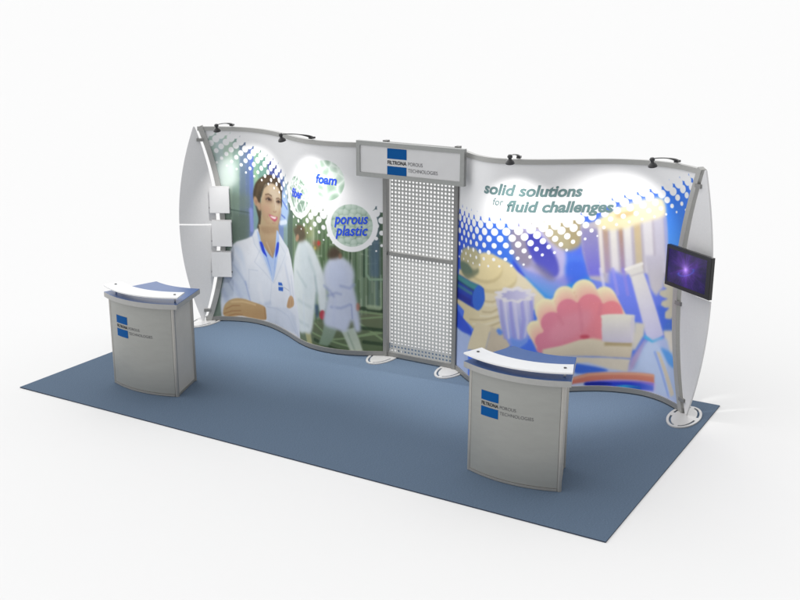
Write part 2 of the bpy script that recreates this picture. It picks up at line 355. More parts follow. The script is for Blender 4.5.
('L',(220,228,210),0.013810369411278833,[(2.17,1.603),(2.159,0.942)],0.013390325049962497,0.34105916911492673),
('L',(58,78,54),0.006601364744178802,[(2.281,1.457),(2.268,0.636)],0.012432050329570246,0.4252116774550525),
('L',(220,228,210),0.007116768511997777,[(2.44,1.168),(2.442,0.453)],0.010499604435818122,0.3173424835162607),
('L',(190,206,180),0.007617134743169037,[(1.478,1.306),(1.456,0.976)],0.01409358444583548,0.2570286043910694),
('L',(190,206,180),0.006496476143488044,[(2.501,1.366),(2.495,0.333)],0.009382031005033181,0.34713072144238843),
('L',(46,64,46),0.006740785257281117,[(2.601,1.667),(2.603,0.915)],0.01448632277667248,0.5638765468221811),
('L',(220,228,210),0.006174484081700266,[(1.969,1.022),(1.961,0.318)],0.014728909862640529,0.2612852226854857),
('L',(70,92,64),0.01344190805714293,[(2.331,0.752),(2.325,0.042)],0.006731378822887025,0.5748562487882094),
('L',(150,176,150),0.010178924856894464,[(2.141,1.252),(2.126,0.54)],0.0075437838548472694,0.48872627160036297),
('L',(150,176,150),0.01221489292618908,[(2.573,0.966),(2.576,0.049)],0.00685003380116082,0.2504781139925458),
('L',(46,64,46),0.008014351578250714,[(1.548,1.042),(1.529,0.77)],0.007279668482130224,0.47270188408419994),
('L',(70,92,64),0.008087055040811482,[(2.327,1.678),(2.33,1.392)],0.007917017652696515,0.5266705189672956),
('L',(220,228,210),0.013070192232272482,[(1.232,1.015),(1.176,-0.208)],0.012445756393627168,0.4163564770236402),
('L',(46,64,46),0.007552921801704779,[(1.772,1.471),(1.735,0.17)],0.006553087146713389,0.5596969838147025),
('L',(58,78,54),0.00627277938698666,[(2.274,1.712),(2.275,1.258)],0.008267860732446869,0.3683180496202132),
('L',(150,176,150),0.006539459657980119,[(2.013,0.983),(2.002,0.542)],0.014451497219866395,0.42349346458502524),
('L',(58,78,54),0.00835946280413914,[(1.693,0.83),(1.67,0.379)],0.013604707396725854,0.5831744094808322),
('L',(58,78,54),0.010758417317055645,[(2.11,1.58),(2.109,1.126)],0.006564170773980118,0.5726732402124329),
('L',(58,78,54),0.009146573570349334,[(1.407,1.68),(1.339,0.774)],0.006601352541454495,0.5643585924000454),
('L',(190,206,180),0.01348705241231904,[(2.513,0.952),(2.507,0.048)],0.007855121899580078,0.5112079546873685),
('L',(220,228,210),0.00687166106718008,[(1.301,0.87),(1.277,0.191)],0.01042435146639205,0.27738470470854826),
('L',(70,92,64),0.008853033767266993,[(1.448,1.205),(1.39,-0.059)],0.00807402433306945,0.5375507660809511),
('L',(58,78,54),0.00957077999073423,[(2.451,1.307),(2.446,1.039)],0.011415290364586295,0.36315821504210755),
('L',(190,206,180),0.0063251958713273805,[(2.363,1.256),(2.361,0.344)],0.013666680023429738,0.2621990350068935),
('L',(46,64,46),0.008903794304866472,[(1.363,0.561),(1.317,0.013)],0.012056162889232452,0.3672398197292638),
('L',(46,64,46),0.00603017292747331,[(2.587,1.761),(2.583,0.748)],0.008756303272948107,0.5144783303771082),
('L',(206,218,196),0.011724569496916392,[(2.547,1.071),(2.548,0.049)],0.007072613706826348,0.4130103672584049),
('L',(150,176,150),0.00746351385168464,[(2.401,0.882),(2.396,0.045)],0.015280994198958621,0.5308989131887978),
('L',(70,92,64),0.0096862495757257,[(2.362,0.841),(2.352,0.044)],0.014612423711981534,0.5243415614499674),
('L',(190,206,180),0.006270909755330676,[(2.215,1.206),(2.204,0.558)],0.006647330258007795,0.4434081251965151),
('L',(206,218,196),0.006771380628410594,[(1.882,0.602),(1.864,-0.018)],0.006840825975562709,0.4244663439389411),
('L',(58,78,54),0.007879466518639149,[(2.335,1.288),(2.331,0.817)],0.0149126255865476,0.43849760701094176),
('L',(60,80,56),0.008,[(2.313,0.403),(2.402,0.398)],0.012475652449195667,0.5214202283181288),
('L',(196,210,186),0.008,[(1.836,1.059),(1.942,1.076)],0.018890818736995524,0.35647504030094573),
('L',(196,210,186),0.008,[(1.679,1.025),(1.853,1.059)],0.017701314696718075,0.49599796562772025),
('L',(60,80,56),0.008,[(2.48,1.305),(2.634,1.311)],0.013379565886948306,0.412162886650179),
('L',(196,210,186),0.008,[(2.396,1.129),(2.47,1.109)],0.014998325186445855,0.5790521243403477),
('L',(60,80,56),0.008,[(1.984,0.219),(2.127,0.224)],0.0159770671676727,0.3019018563012333),
('L',(60,80,56),0.008,[(2.209,0.466),(2.29,0.47)],0.009696433816328632,0.36119293123455437),
('L',(170,190,160),0.008,[(1.881,0.578),(2.075,0.59)],0.01782599729245149,0.4226984687409991),
('L',(196,210,186),0.008,[(1.99,0.565),(2.079,0.561)],0.014576538009957108,0.3189813235584722),
('L',(170,190,160),0.008,[(1.72,0.833),(1.828,0.847)],0.015836700215669512,0.4193316393242908),
('L',(170,190,160),0.008,[(1.884,0.026),(1.997,0.026)],0.011748342640281101,0.46995601926079733),
('L',(60,80,56),0.008,[(1.982,0.848),(2.128,0.863)],0.012859681296676442,0.5825962230694515),
('L',(196,210,186),0.008,[(2.055,1.211),(2.215,1.222)],0.01859405535740201,0.4382718707018818),
('L',(170,190,160),0.008,[(1.806,1.372),(1.9,1.369)],0.01276062972149531,0.4718593521912275),
('L',(196,210,186),0.008,[(2.429,0.438),(2.499,0.441)],0.014253906503777381,0.5776499369750099),
('L',(196,210,186),0.008,[(1.725,0.701),(1.856,0.709)],0.008521968064506046,0.5738395895423065),
('L',(170,190,160),0.008,[(1.938,0.576),(2.055,0.574)],0.015444115610857298,0.5473667261551409),
('L',(196,210,186),0.008,[(1.773,0.293),(1.947,0.317)],0.010353355332838389,0.4418865617728953),
('L',(170,190,160),0.008,[(2.164,1.375),(2.237,1.379)],0.009793605707322855,0.5912076891769826),
('L',(170,190,160),0.008,[(2.351,1.182),(2.501,1.174)],0.01601475711210408,0.39726083975523185),
('L',(170,190,160),0.008,[(2.01,0.797),(2.171,0.804)],0.011698539458151877,0.37477765476496483),
('L',(170,190,160),0.008,[(2.012,0.919),(2.129,0.942)],0.015426702557754898,0.44685047968910585),
('L',(60,80,56),0.008,[(1.855,0.342),(2.044,0.357)],0.012804108152426129,0.32013619719845626),
('L',(60,80,56),0.008,[(1.985,0.919),(2.113,0.923)],0.00848781957952115,0.3390812898030304),
('L',(170,190,160),0.008,[(2.428,1.02),(2.54,1.031)],0.014047088762658907,0.41335878890621436),
('L',(196,210,186),0.008,[(2.451,1.26),(2.618,1.249)],0.0177798733809222,0.3581121909580025),
('P',(60,74,50),0.02,[(2.626,0.279),(2.625,0.274),(2.62,0.268),(2.613,0.264),(2.604,0.261),(2.594,0.26),(2.583,0.261),(2.574,0.263),(2.567,0.267),(2.562,0.273),(2.561,0.278),(2.562,0.284),(2.567,0.289),(2.574,0.294),(2.584,0.296),(2.594,0.298),(2.604,0.297),(2.613,0.294),(2.62,0.29),(2.625,0.285)],1,None,None,0.5),
('P',(196,206,178),0.02,[(1.801,0.046),(1.8,0.039),(1.796,0.032),(1.791,0.026),(1.784,0.021),(1.776,0.018),(1.769,0.018),(1.762,0.019),(1.757,0.023),(1.753,0.028),(1.752,0.034),(1.754,0.041),(1.758,0.048),(1.763,0.054),(1.77,0.059),(1.778,0.062),(1.785,0.063),(1.792,0.061),(1.797,0.057),(1.8,0.052)],1,None,None,0.5),
('P',(60,74,50),0.02,[(1.878,0.07),(1.877,0.063),(1.873,0.056),(1.867,0.05),(1.86,0.045),(1.852,0.042),(1.844,0.042),(1.837,0.043),(1.831,0.047),(1.827,0.052),(1.826,0.059),(1.828,0.066),(1.832,0.074),(1.838,0.08),(1.845,0.085),(1.853,0.087),(1.861,0.088),(1.868,0.086),(1.874,0.082),(1.877,0.077)],1,None,None,0.5),
('P',(60,74,50),0.02,[(2.12,0.211),(2.119,0.208),(2.116,0.205),(2.111,0.202),(2.104,0.2),(2.097,0.198),(2.09,0.198),(2.083,0.198),(2.078,0.2),(2.075,0.202),(2.073,0.205),(2.075,0.208),(2.078,0.211),(2.083,0.214),(2.09,0.216),(2.097,0.218),(2.104,0.218),(2.111,0.217),(2.116,0.216),(2.119,0.214)],1,None,None,0.5),
('P',(196,206,178),0.02,[(1.778,0.349),(1.776,0.342),(1.768,0.334),(1.757,0.327),(1.742,0.321),(1.726,0.316),(1.708,0.313),(1.693,0.312),(1.68,0.314),(1.671,0.318),(1.669,0.324),(1.672,0.331),(1.681,0.339),(1.694,0.347),(1.71,0.354),(1.727,0.359),(1.744,0.362),(1.758,0.362),(1.769,0.359),(1.776,0.355)],1,None,None,0.5),
('P',(150,166,128),0.02,[(1.754,0.057),(1.751,0.053),(1.743,0.049),(1.73,0.043),(1.713,0.037),(1.694,0.032),(1.674,0.027),(1.655,0.024),(1.64,0.022),(1.63,0.022),(1.626,0.024),(1.63,0.028),(1.64,0.034),(1.656,0.04),(1.674,0.046),(1.694,0.052),(1.714,0.057),(1.731,0.059),(1.743,0.06),(1.751,0.059)],1,None,None,0.5),
('P',(110,128,90),0.02,[(2.502,0.063),(2.501,0.058),(2.497,0.053),(2.49,0.049),(2.482,0.047),(2.473,0.046),(2.465,0.046),(2.457,0.048),(2.45,0.052),(2.446,0.057),(2.445,0.062),(2.446,0.067),(2.45,0.072),(2.457,0.076),(2.465,0.078),(2.474,0.079),(2.482,0.079),(2.49,0.077),(2.497,0.073),(2.501,0.068)],1,None,None,0.5),
('P',(110,128,90),0.02,[(2.533,0.451),(2.531,0.447),(2.526,0.443),(2.519,0.44),(2.509,0.437),(2.499,0.437),(2.488,0.437),(2.478,0.439),(2.471,0.442),(2.466,0.445),(2.464,0.45),(2.466,0.454),(2.471,0.458),(2.478,0.461),(2.488,0.463),(2.499,0.464),(2.509,0.464),(2.519,0.462),(2.526,0.459),(2.531,0.455)],1,None,None,0.5),
('P',(60,74,50),0.02,[(2.009,0.297),(2.008,0.291),(2.004,0.285),(1.998,0.279),(1.99,0.275),(1.982,0.273),(1.974,0.273),(1.966,0.274),(1.96,0.278),(1.956,0.282),(1.955,0.288),(1.957,0.294),(1.961,0.301),(1.967,0.306),(1.974,0.31),(1.983,0.312),(1.991,0.313),(1.998,0.311),(2.004,0.307),(2.008,0.303)],1,None,None,0.5),
('P',(150,166,128),0.02,[(2.082,0.393),(2.08,0.388),(2.077,0.383),(2.072,0.379),(2.066,0.376),(2.059,0.374),(2.051,0.374),(2.045,0.376),(2.04,0.379),(2.037,0.383),(2.036,0.387),(2.037,0.392),(2.04,0.397),(2.045,0.402),(2.052,0.405),(2.059,0.406),(2.066,0.407),(2.072,0.405),(2.077,0.402),(2.081,0.398)],1,None,None,0.5),
('P',(196,206,178),0.02,[(1.941,0.013),(1.939,0.007),(1.933,0.0),(1.923,-0.006),(1.91,-0.011),(1.896,-0.015),(1.882,-0.017),(1.869,-0.017),(1.859,-0.015),(1.853,-0.011),(1.85,-0.005),(1.853,0.002),(1.86,0.009),(1.87,0.015),(1.883,0.02),(1.897,0.024),(1.911,0.026),(1.923,0.026),(1.933,0.023),(1.939,0.019)],1,None,None,0.5),
('P',(110,128,90),0.02,[(1.82,0.298),(1.819,0.294),(1.813,0.289),(1.806,0.284),(1.796,0.28),(1.785,0.277),(1.773,0.275),(1.763,0.275),(1.755,0.276),(1.749,0.279),(1.747,0.283),(1.749,0.288),(1.755,0.293),(1.764,0.298),(1.774,0.302),(1.785,0.305),(1.796,0.307),(1.806,0.307),(1.814,0.305),(1.819,0.302)],1,None,None,0.5),
('P',(150,166,128),0.02,[(1.478,0.122),(1.476,0.119),(1.472,0.115),(1.466,0.111),(1.458,0.107),(1.449,0.104),(1.44,0.102),(1.432,0.102),(1.426,0.102),(1.422,0.103),(1.421,0.106),(1.422,0.109),(1.426,0.113),(1.433,0.117),(1.441,0.121),(1.45,0.124),(1.459,0.126),(1.467,0.126),(1.473,0.126),(1.477,0.125)],1,None,None,0.5),
('P',(196,206,178),0.02,[(1.994,0.413),(1.992,0.408),(1.987,0.403),(1.98,0.399),(1.97,0.396),(1.96,0.393),(1.949,0.392),(1.94,0.393),(1.932,0.394),(1.927,0.398),(1.925,0.402),(1.927,0.407),(1.932,0.412),(1.94,0.416),(1.95,0.42),(1.96,0.422),(1.971,0.423),(1.98,0.423),(1.988,0.421),(1.992,0.417)],1,None,None,0.5),
('P',(196,206,178),0.02,[(1.934,0.391),(1.932,0.386),(1.926,0.381),(1.917,0.376),(1.906,0.372),(1.894,0.368),(1.881,0.367),(1.87,0.367),(1.86,0.369),(1.855,0.372),(1.853,0.376),(1.855,0.382),(1.861,0.387),(1.87,0.392),(1.882,0.397),(1.894,0.4),(1.907,0.401),(1.918,0.401),(1.926,0.399),(1.932,0.396)],1,None,None,0.5),
('P',(60,74,50),0.02,[(1.693,-0.029),(1.69,-0.034),(1.681,-0.041),(1.667,-0.048),(1.649,-0.056),(1.628,-0.062),(1.607,-0.067),(1.588,-0.07),(1.572,-0.071),(1.562,-0.07),(1.558,-0.066),(1.562,-0.06),(1.573,-0.052),(1.589,-0.045),(1.608,-0.037),(1.63,-0.03),(1.65,-0.025),(1.668,-0.023),(1.681,-0.023),(1.69,-0.025)],1,None,None,0.5),
('P',(196,206,178),0.02,[(1.55,0.301),(1.548,0.297),(1.54,0.291),(1.528,0.285),(1.513,0.279),(1.495,0.274),(1.478,0.27),(1.462,0.267),(1.449,0.267),(1.44,0.268),(1.438,0.272),(1.441,0.277),(1.449,0.282),(1.463,0.289),(1.479,0.295),(1.497,0.3),(1.514,0.304),(1.529,0.306),(1.541,0.306),(1.548,0.305)],1,None,None,0.5),
('P',(196,206,178),0.02,[(1.432,0.036),(1.428,0.029),(1.417,0.021),(1.4,0.012),(1.378,0.003),(1.354,-0.005),(1.331,-0.01),(1.31,-0.014),(1.293,-0.015),(1.283,-0.013),(1.28,-0.008),(1.284,-0.001),(1.295,0.007),(1.311,0.015),(1.333,0.024),(1.356,0.032),(1.38,0.037),(1.402,0.041),(1.418,0.042),(1.429,0.04)],1,None,None,0.5),
('P',(110,128,90),0.02,[(2.243,0.256),(2.242,0.249),(2.239,0.243),(2.235,0.238),(2.23,0.235),(2.224,0.233),(2.218,0.234),(2.212,0.237),(2.208,0.241),(2.205,0.247),(2.204,0.253),(2.205,0.26),(2.208,0.266),(2.213,0.271),(2.218,0.274),(2.224,0.276),(2.23,0.275),(2.235,0.273),(2.24,0.268),(2.242,0.263)],1,None,None,0.5),
('P',(110,128,90),0.02,[(1.481,0.103),(1.479,0.098),(1.473,0.093),(1.463,0.088),(1.452,0.083),(1.439,0.079),(1.426,0.076),(1.414,0.074),(1.404,0.074),(1.398,0.076),(1.396,0.079),(1.399,0.083),(1.405,0.088),(1.415,0.093),(1.427,0.098),(1.44,0.103),(1.453,0.106),(1.464,0.107),(1.473,0.107),(1.479,0.106)],1,None,None,0.5),
('P',(60,74,50),0.02,[(2.542,0.451),(2.541,0.447),(2.539,0.444),(2.536,0.442),(2.531,0.44),(2.527,0.439),(2.522,0.44),(2.518,0.441),(2.514,0.444),(2.512,0.447),(2.511,0.451),(2.512,0.454),(2.514,0.457),(2.518,0.46),(2.522,0.462),(2.527,0.462),(2.531,0.462),(2.536,0.46),(2.539,0.458),(2.541,0.455)],1,None,None,0.5),
('P',(110,128,90),0.02,[(2.268,0.262),(2.266,0.259),(2.261,0.255),(2.252,0.252),(2.242,0.25),(2.23,0.249),(2.218,0.248),(2.207,0.249),(2.199,0.251),(2.193,0.253),(2.191,0.257),(2.193,0.26),(2.199,0.264),(2.208,0.267),(2.218,0.27),(2.23,0.271),(2.242,0.272),(2.253,0.271),(2.261,0.269),(2.266,0.266)],1,None,None,0.5),
('P',(150,166,128),0.02,[(1.957,0.32),(1.954,0.313),(1.947,0.307),(1.935,0.301),(1.919,0.295),(1.902,0.291),(1.885,0.289),(1.869,0.289),(1.856,0.29),(1.848,0.294),(1.845,0.299),(1.848,0.306),(1.857,0.313),(1.87,0.319),(1.886,0.325),(1.903,0.329),(1.92,0.331),(1.935,0.331),(1.947,0.329),(1.954,0.325)],1,None,None,0.5),
('P',(110,128,90),0.02,[(2.137,0.237),(2.135,0.231),(2.129,0.225),(2.119,0.219),(2.108,0.215),(2.095,0.213),(2.082,0.212),(2.07,0.213),(2.06,0.216),(2.054,0.221),(2.052,0.226),(2.054,0.233),(2.061,0.239),(2.07,0.244),(2.082,0.249),(2.095,0.251),(2.108,0.252),(2.12,0.25),(2.129,0.247),(2.135,0.243)],1,None,None,0.5),
('P',(110,128,90),0.02,[(2.098,0.14),(2.097,0.133),(2.095,0.126),(2.09,0.121),(2.085,0.117),(2.08,0.115),(2.074,0.115),(2.069,0.118),(2.065,0.122),(2.062,0.128),(2.061,0.135),(2.062,0.142),(2.065,0.149),(2.069,0.155),(2.075,0.159),(2.08,0.16),(2.086,0.16),(2.091,0.158),(2.095,0.153),(2.097,0.147)],1,None,None,0.5),
('P',(150,166,128),0.02,[(1.866,0.146),(1.865,0.14),(1.86,0.134),(1.854,0.128),(1.845,0.124),(1.836,0.121),(1.827,0.12),(1.818,0.121),(1.811,0.123),(1.807,0.128),(1.806,0.134),(1.807,0.14),(1.812,0.147),(1.819,0.152),(1.827,0.157),(1.837,0.16),(1.846,0.161),(1.854,0.16),(1.861,0.157),(1.865,0.152)],1,None,None,0.5),
('P',(150,166,128),0.02,[(2.334,0.113),(2.333,0.108),(2.331,0.103),(2.326,0.099),(2.321,0.097),(2.315,0.095),(2.309,0.096),(2.303,0.098),(2.299,0.102),(2.296,0.106),(2.295,0.111),(2.296,0.116),(2.299,0.121),(2.303,0.125),(2.309,0.128),(2.315,0.129),(2.321,0.128),(2.326,0.126),(2.331,0.123),(2.333,0.118)],1,None,None,0.5),
('P',(196,206,178),0.02,[(2.071,0.115),(2.069,0.108),(2.066,0.102),(2.061,0.096),(2.054,0.092),(2.047,0.09),(2.04,0.09),(2.033,0.092),(2.028,0.096),(2.025,0.102),(2.024,0.108),(2.025,0.115),(2.029,0.122),(2.034,0.128),(2.041,0.132),(2.048,0.134),(2.055,0.134),(2.061,0.132),(2.066,0.127),(2.07,0.122)],1,None,None,0.5),
('P',(150,166,128),0.02,[(2.526,0.459),(2.525,0.453),(2.523,0.447),(2.519,0.442),(2.515,0.439),(2.51,0.438),(2.505,0.439),(2.5,0.442),(2.497,0.447),(2.494,0.452),(2.494,0.459),(2.495,0.465),(2.497,0.471),(2.5,0.476),(2.505,0.479),(2.51,0.48),(2.515,0.479),(2.519,0.476),(2.523,0.472),(2.525,0.466)],1,None,None,0.5),
('P',(60,74,50),0.02,[(2.494,0.407),(2.492,0.402),(2.487,0.399),(2.479,0.396),(2.47,0.393),(2.459,0.393),(2.448,0.393),(2.439,0.395),(2.431,0.397),(2.426,0.401),(2.424,0.405),(2.426,0.409),(2.431,0.413),(2.439,0.416),(2.448,0.418),(2.459,0.419),(2.47,0.419),(2.48,0.417),(2.487,0.414),(2.492,0.411)],1,None,None,0.5),
('P',(60,74,50),0.02,[(2.519,0.351),(2.518,0.344),(2.514,0.339),(2.509,0.334),(2.503,0.331),(2.496,0.33),(2.489,0.331),(2.482,0.334),(2.477,0.338),(2.474,0.344),(2.473,0.35),(2.474,0.356),(2.477,0.362),(2.483,0.367),(2.489,0.37),(2.496,0.371),(2.503,0.37),(2.509,0.367),(2.514,0.363),(2.518,0.357)],1,None,None,0.5),
('P',(110,128,90),0.02,[(2.561,0.057),(2.56,0.052),(2.556,0.048),(2.55,0.044),(2.543,0.041),(2.535,0.04),(2.527,0.041),(2.52,0.043),(2.514,0.047),(2.51,0.051),(2.509,0.056),(2.51,0.061),(2.514,0.066),(2.52,0.07),(2.527,0.072),(2.535,0.073),(2.543,0.072),(2.55,0.07),(2.556,0.067),(2.56,0.062)],1,None,None,0.5),
('P',(60,74,50),0.02,[(1.434,0.326),(1.43,0.321),(1.42,0.314),(1.403,0.307),(1.382,0.299),(1.359,0.292),(1.336,0.287),(1.316,0.283),(1.3,0.282),(1.29,0.283),(1.286,0.287),(1.29,0.292),(1.301,0.299),(1.317,0.306),(1.338,0.313),(1.361,0.32),(1.384,0.325),(1.404,0.329),(1.421,0.33),(1.431,0.329)],1,None,None,0.5),
('P',(150,166,128),0.02,[(1.81,0.144),(1.808,0.14),(1.801,0.136),(1.792,0.131),(1.78,0.127),(1.766,0.123),(1.752,0.12),(1.739,0.119),(1.728,0.119),(1.721,0.121),(1.719,0.124),(1.722,0.128),(1.729,0.133),(1.739,0.138),(1.753,0.143),(1.767,0.146),(1.78,0.149),(1.792,0.15),(1.802,0.15),(1.808,0.148)],1,None,None,0.5),
('P',(60,74,50),0.02,[(1.478,0.298),(1.475,0.293),(1.467,0.288),(1.455,0.282),(1.44,0.277),(1.423,0.272),(1.405,0.268),(1.39,0.265),(1.378,0.264),(1.37,0.265),(1.367,0.268),(1.37,0.272),(1.378,0.278),(1.391,0.284),(1.407,0.289),(1.424,0.295),(1.441,0.299),(1.456,0.301),(1.468,0.302),(1.475,0.3)],1,None,None,0.5),
('P',(150,166,128),0.02,[(1.497,0.335),(1.493,0.328),(1.481,0.32),(1.463,0.311),(1.44,0.302),(1.414,0.294),(1.387,0.288),(1.364,0.284),(1.345,0.284),(1.334,0.286),(1.33,0.291),(1.334,0.298),(1.347,0.307),(1.366,0.317),(1.39,0.326),(1.416,0.334),(1.442,0.339),(1.465,0.343),(1.482,0.343),(1.494,0.34)],1,None,None,0.5),
('P',(196,206,178),0.02,[(1.53,0.089),(1.528,0.081),(1.522,0.073),(1.513,0.065),(1.501,0.059),(1.489,0.054),(1.476,0.052),(1.464,0.052),(1.455,0.054),(1.449,0.059),(1.448,0.065),(1.45,0.073),(1.456,0.081),(1.466,0.089),(1.478,0.096),(1.491,0.101),(1.504,0.103),(1.515,0.103),(1.523,0.1),(1.529,0.095)],1,None,None,0.5),
('P',(110,128,90),0.02,[(2.169,0.184),(2.168,0.18),(2.166,0.176),(2.162,0.173),(2.158,0.171),(2.153,0.17),(2.149,0.17),(2.144,0.171),(2.141,0.174),(2.139,0.177),(2.138,0.18),(2.139,0.184),(2.141,0.188),(2.145,0.191),(2.149,0.193),(2.154,0.194),(2.158,0.194),(2.163,0.192),(2.166,0.19),(2.168,0.187)],1,None,None,0.5),
('P',(150,166,128),0.02,[(1.675,0.383),(1.671,0.377),(1.661,0.369),(1.645,0.362),(1.624,0.354),(1.601,0.347),(1.577,0.342),(1.554,0.339),(1.536,0.338),(1.524,0.34),(1.52,0.345),(1.525,0.351),(1.537,0.36),(1.556,0.368),(1.578,0.377),(1.603,0.383),(1.626,0.388),(1.646,0.391),(1.662,0.391),(1.672,0.388)],1,None,None,0.5),
('P',(150,166,128),0.02,[(1.924,0.405),(1.922,0.399),(1.915,0.393),(1.904,0.387),(1.891,0.382),(1.876,0.378),(1.861,0.376),(1.847,0.376),(1.836,0.378),(1.829,0.382),(1.827,0.387),(1.83,0.393),(1.837,0.399),(1.848,0.405),(1.862,0.41),(1.877,0.414),(1.892,0.416),(1.905,0.416),(1.915,0.414),(1.922,0.41)],1,None,None,0.5),
('P',(112,120,92),0.04,[(0.973,-0.029),(1.389,0.139),(1.995,0.386),(2.631,0.529),(2.631,-0.048),(0.955,-0.377)],0,(90,108,78),[(1.995,0.386),(2.047,0.023)],1),
('L',(140,164,120),0.008,[(1.794,0.19),(2.265,0.1)],0.022,0.8),
('L',(140,164,120),0.008,[(1.991,0.147),(2.618,0.268)],0.022,0.8),
('L',(140,164,120),0.008,[(2.369,0.498),(2.631,0.472)],0.022,0.8),
('L',(140,164,120),0.008,[(2.381,0.42),(2.631,0.446)],0.022,0.8),
('L',(140,164,120),0.008,[(2.369,0.367),(2.618,0.189)],0.022,0.8),
('L',(140,164,120),0.008,[(2.342,0.222),(2.631,0.295)],0.022,0.8),
('L',(140,164,120),0.008,[(1.833,0.304),(1.992,0.201)],0.022,0.8),
('L',(46,66,44),0.014,[(2.382,0.537),(2.631,0.503)],0.04,0.8),
('L',(46,66,44),0.014,[(2.393,0.316),(2.618,0.294)],0.04,0.8),
('L',(46,66,44),0.014,[(2.417,0.159),(2.618,0.137)],0.04,0.8),
('L',(46,66,44),0.014,[(1.828,0.117),(2.159,0.037)],0.04,0.8),
('P',(92,118,140),0.02,[(2.473,1.289),(2.583,1.29),(2.582,0.887),(2.483,0.886)],0,None,None,0.7),
('L',(150,178,150),0.006,[(2.448,1.238),(2.447,0.91),(2.483,0.855),(2.619,0.857)],0.025,0.9),
('L',(60,86,66),0.006,[(2.424,1.238),(2.422,0.884)],0.02,0.8),
('L',(176,196,166),0.006,[(2.387,1.237),(2.382,0.55)],0.012,0.6),
('L',(170,186,150),0.006,[(2.528,0.823),(2.532,0.553)],0.012,0.6),
('L',(170,186,150),0.006,[(2.602,0.824),(2.606,0.554)],0.012,0.6),
('L',(180,196,160),0.02,[(2.47,0.552),(2.581,0.541)],0.05,0.7),
('P',(104,84,60),0.02,[(1.544,1.348),(1.676,1.351),(1.698,1.293),(1.632,1.185),(1.536,1.194),(1.51,1.272)],1,None,None,1),
('P',(178,90,70),0.03,[(1.819,1.217),(1.925,1.232),(1.914,1.135),(1.835,1.11)],0,(120,110,60),[(1.856,1.222),(1.853,1.127)],0.6),
('P',(200,70,60),0.012,[(1.928,1.212),(1.927,1.204),(1.924,1.196),(1.919,1.189),(1.913,1.184),(1.907,1.182),(1.901,1.183),(1.895,1.186),(1.89,1.191),(1.888,1.198),(1.887,1.207),(1.888,1.215),(1.891,1.223),(1.896,1.23),(1.902,1.234),(1.908,1.237),(1.914,1.236),(1.92,1.233),(1.924,1.228),(1.927,1.22)],1,None,None,1),
('P',(210,190,80),0.012,[(1.87,1.15),(1.869,1.144),(1.866,1.138),(1.863,1.133),(1.858,1.13),(1.853,1.128),(1.848,1.128),(1.844,1.13),(1.84,1.134),(1.838,1.139),(1.837,1.145),(1.838,1.151),(1.841,1.156),(1.844,1.161),(1.849,1.165),(1.854,1.166),(1.859,1.166),(1.864,1.164),(1.867,1.16),(1.869,1.155)],1,None,None,0.8),
('P',(176,180,120),0.04,[(1.676,1.358),(1.824,1.394),(1.838,1.261),(1.695,1.224)],0,None,None,0.5),
('P',(112,128,104),0.02,[(1.529,0.189),(1.784,0.218),(1.78,0.079),(1.539,0.034)],0,None,None,0.8),
('P',(176,176,130),0.014,[(1.66,0.163),(1.758,0.186),(1.784,0.045),(1.7,0.042)],0,None,None,1),
('P',(222,231,232),0.024,[(1.573,1.174),(1.715,1.211),(1.819,1.149),(1.9,1.02),(1.98,0.852),(2.001,0.726),(1.991,0.49),(1.897,0.462),(1.869,0.674),(1.837,0.49),(1.775,0.199),(1.659,0.157),(1.524,0.149),(1.454,0.401),(1.406,0.659),(1.434,0.931)],1,(224,232,236),[(1.424,0.743),(1.908,0.686)],1),
('P',(208,220,226),0.04,[(1.592,1.147),(1.705,1.168),(1.797,0.978),(1.807,0.668),(1.683,0.537),(1.596,0.782)],1,None,None,0.6),
('L',(168,186,192),0.03,[(1.846,0.832),(1.869,0.674),(1.836,0.437)],0.03,0.7),
('L',(186,202,206),0.04,[(1.517,0.817),(1.689,0.697)],0.04,0.6),
('L',(186,202,206),0.04,[(1.53,0.501),(1.764,0.476)],0.04,0.5),
('L',(190,206,210),0.04,[(1.761,1.024),(1.846,0.858)],0.04,0.6),
('L',(192,206,210),0.03,[(1.459,0.267),(1.717,0.252)],0.04,0.5),
('L',(216,226,236),0.02,[(1.638,0.58),(1.647,0.208)],0.03,0.6),
('P',(92,82,62),0.035,[(1.443,1.299),(1.643,1.311),(1.717,1.273),(1.671,1.203),(1.562,1.172),(1.497,1.206)],1,None,None,1),
('P',(196,150,120),0.012,[(1.568,1.206),(1.561,1.192),(1.551,1.18),(1.539,1.169),(1.526,1.161),(1.513,1.158),(1.502,1.158),(1.493,1.163),(1.489,1.172),(1.488,1.184),(1.492,1.198),(1.499,1.212),(1.51,1.225),(1.523,1.235),(1.536,1.243),(1.548,1.246),(1.559,1.245),(1.567,1.24),(1.571,1.231),(1.572,1.22)],1,None,None,0.8),
('P',(188,66,78),0.01,[(1.981,0.426),(1.979,0.409),(1.973,0.394),(1.964,0.381),(1.952,0.371),(1.94,0.367),(1.927,0.367),(1.916,0.373),(1.907,0.383),(1.901,0.396),(1.899,0.412),(1.902,0.429),(1.908,0.445),(1.917,0.458),(1.929,0.468),(1.942,0.472),(1.954,0.472),(1.965,0.466),(1.974,0.456),(1.979,0.442)],1,None,None,1),
('P',(60,84,120),0.02,[(1.838,0.517),(1.889,0.526),(1.886,0.394),(1.851,0.361)],0,None,None,0.8),
('P',(150,168,152),0.014,[(1.964,0.334),(2.121,0.284),(2.064,0.158),(2.004,0.075),(1.878,0.073),(1.93,0.19)],0,(130,152,128),[(2.023,0.311),(1.959,0.089)],1),
('P',(190,202,186),0.012,[(2.167,0.276),(2.313,0.318),(2.367,0.184),(2.412,0.032),(2.277,0.026),(2.226,0.15)],0,(198,208,190),[(2.215,0.281),(2.341,0.051)],1),
('L',(150,168,150),0.014,[(2.241,0.256),(2.321,0.05)],0.02,0.6),
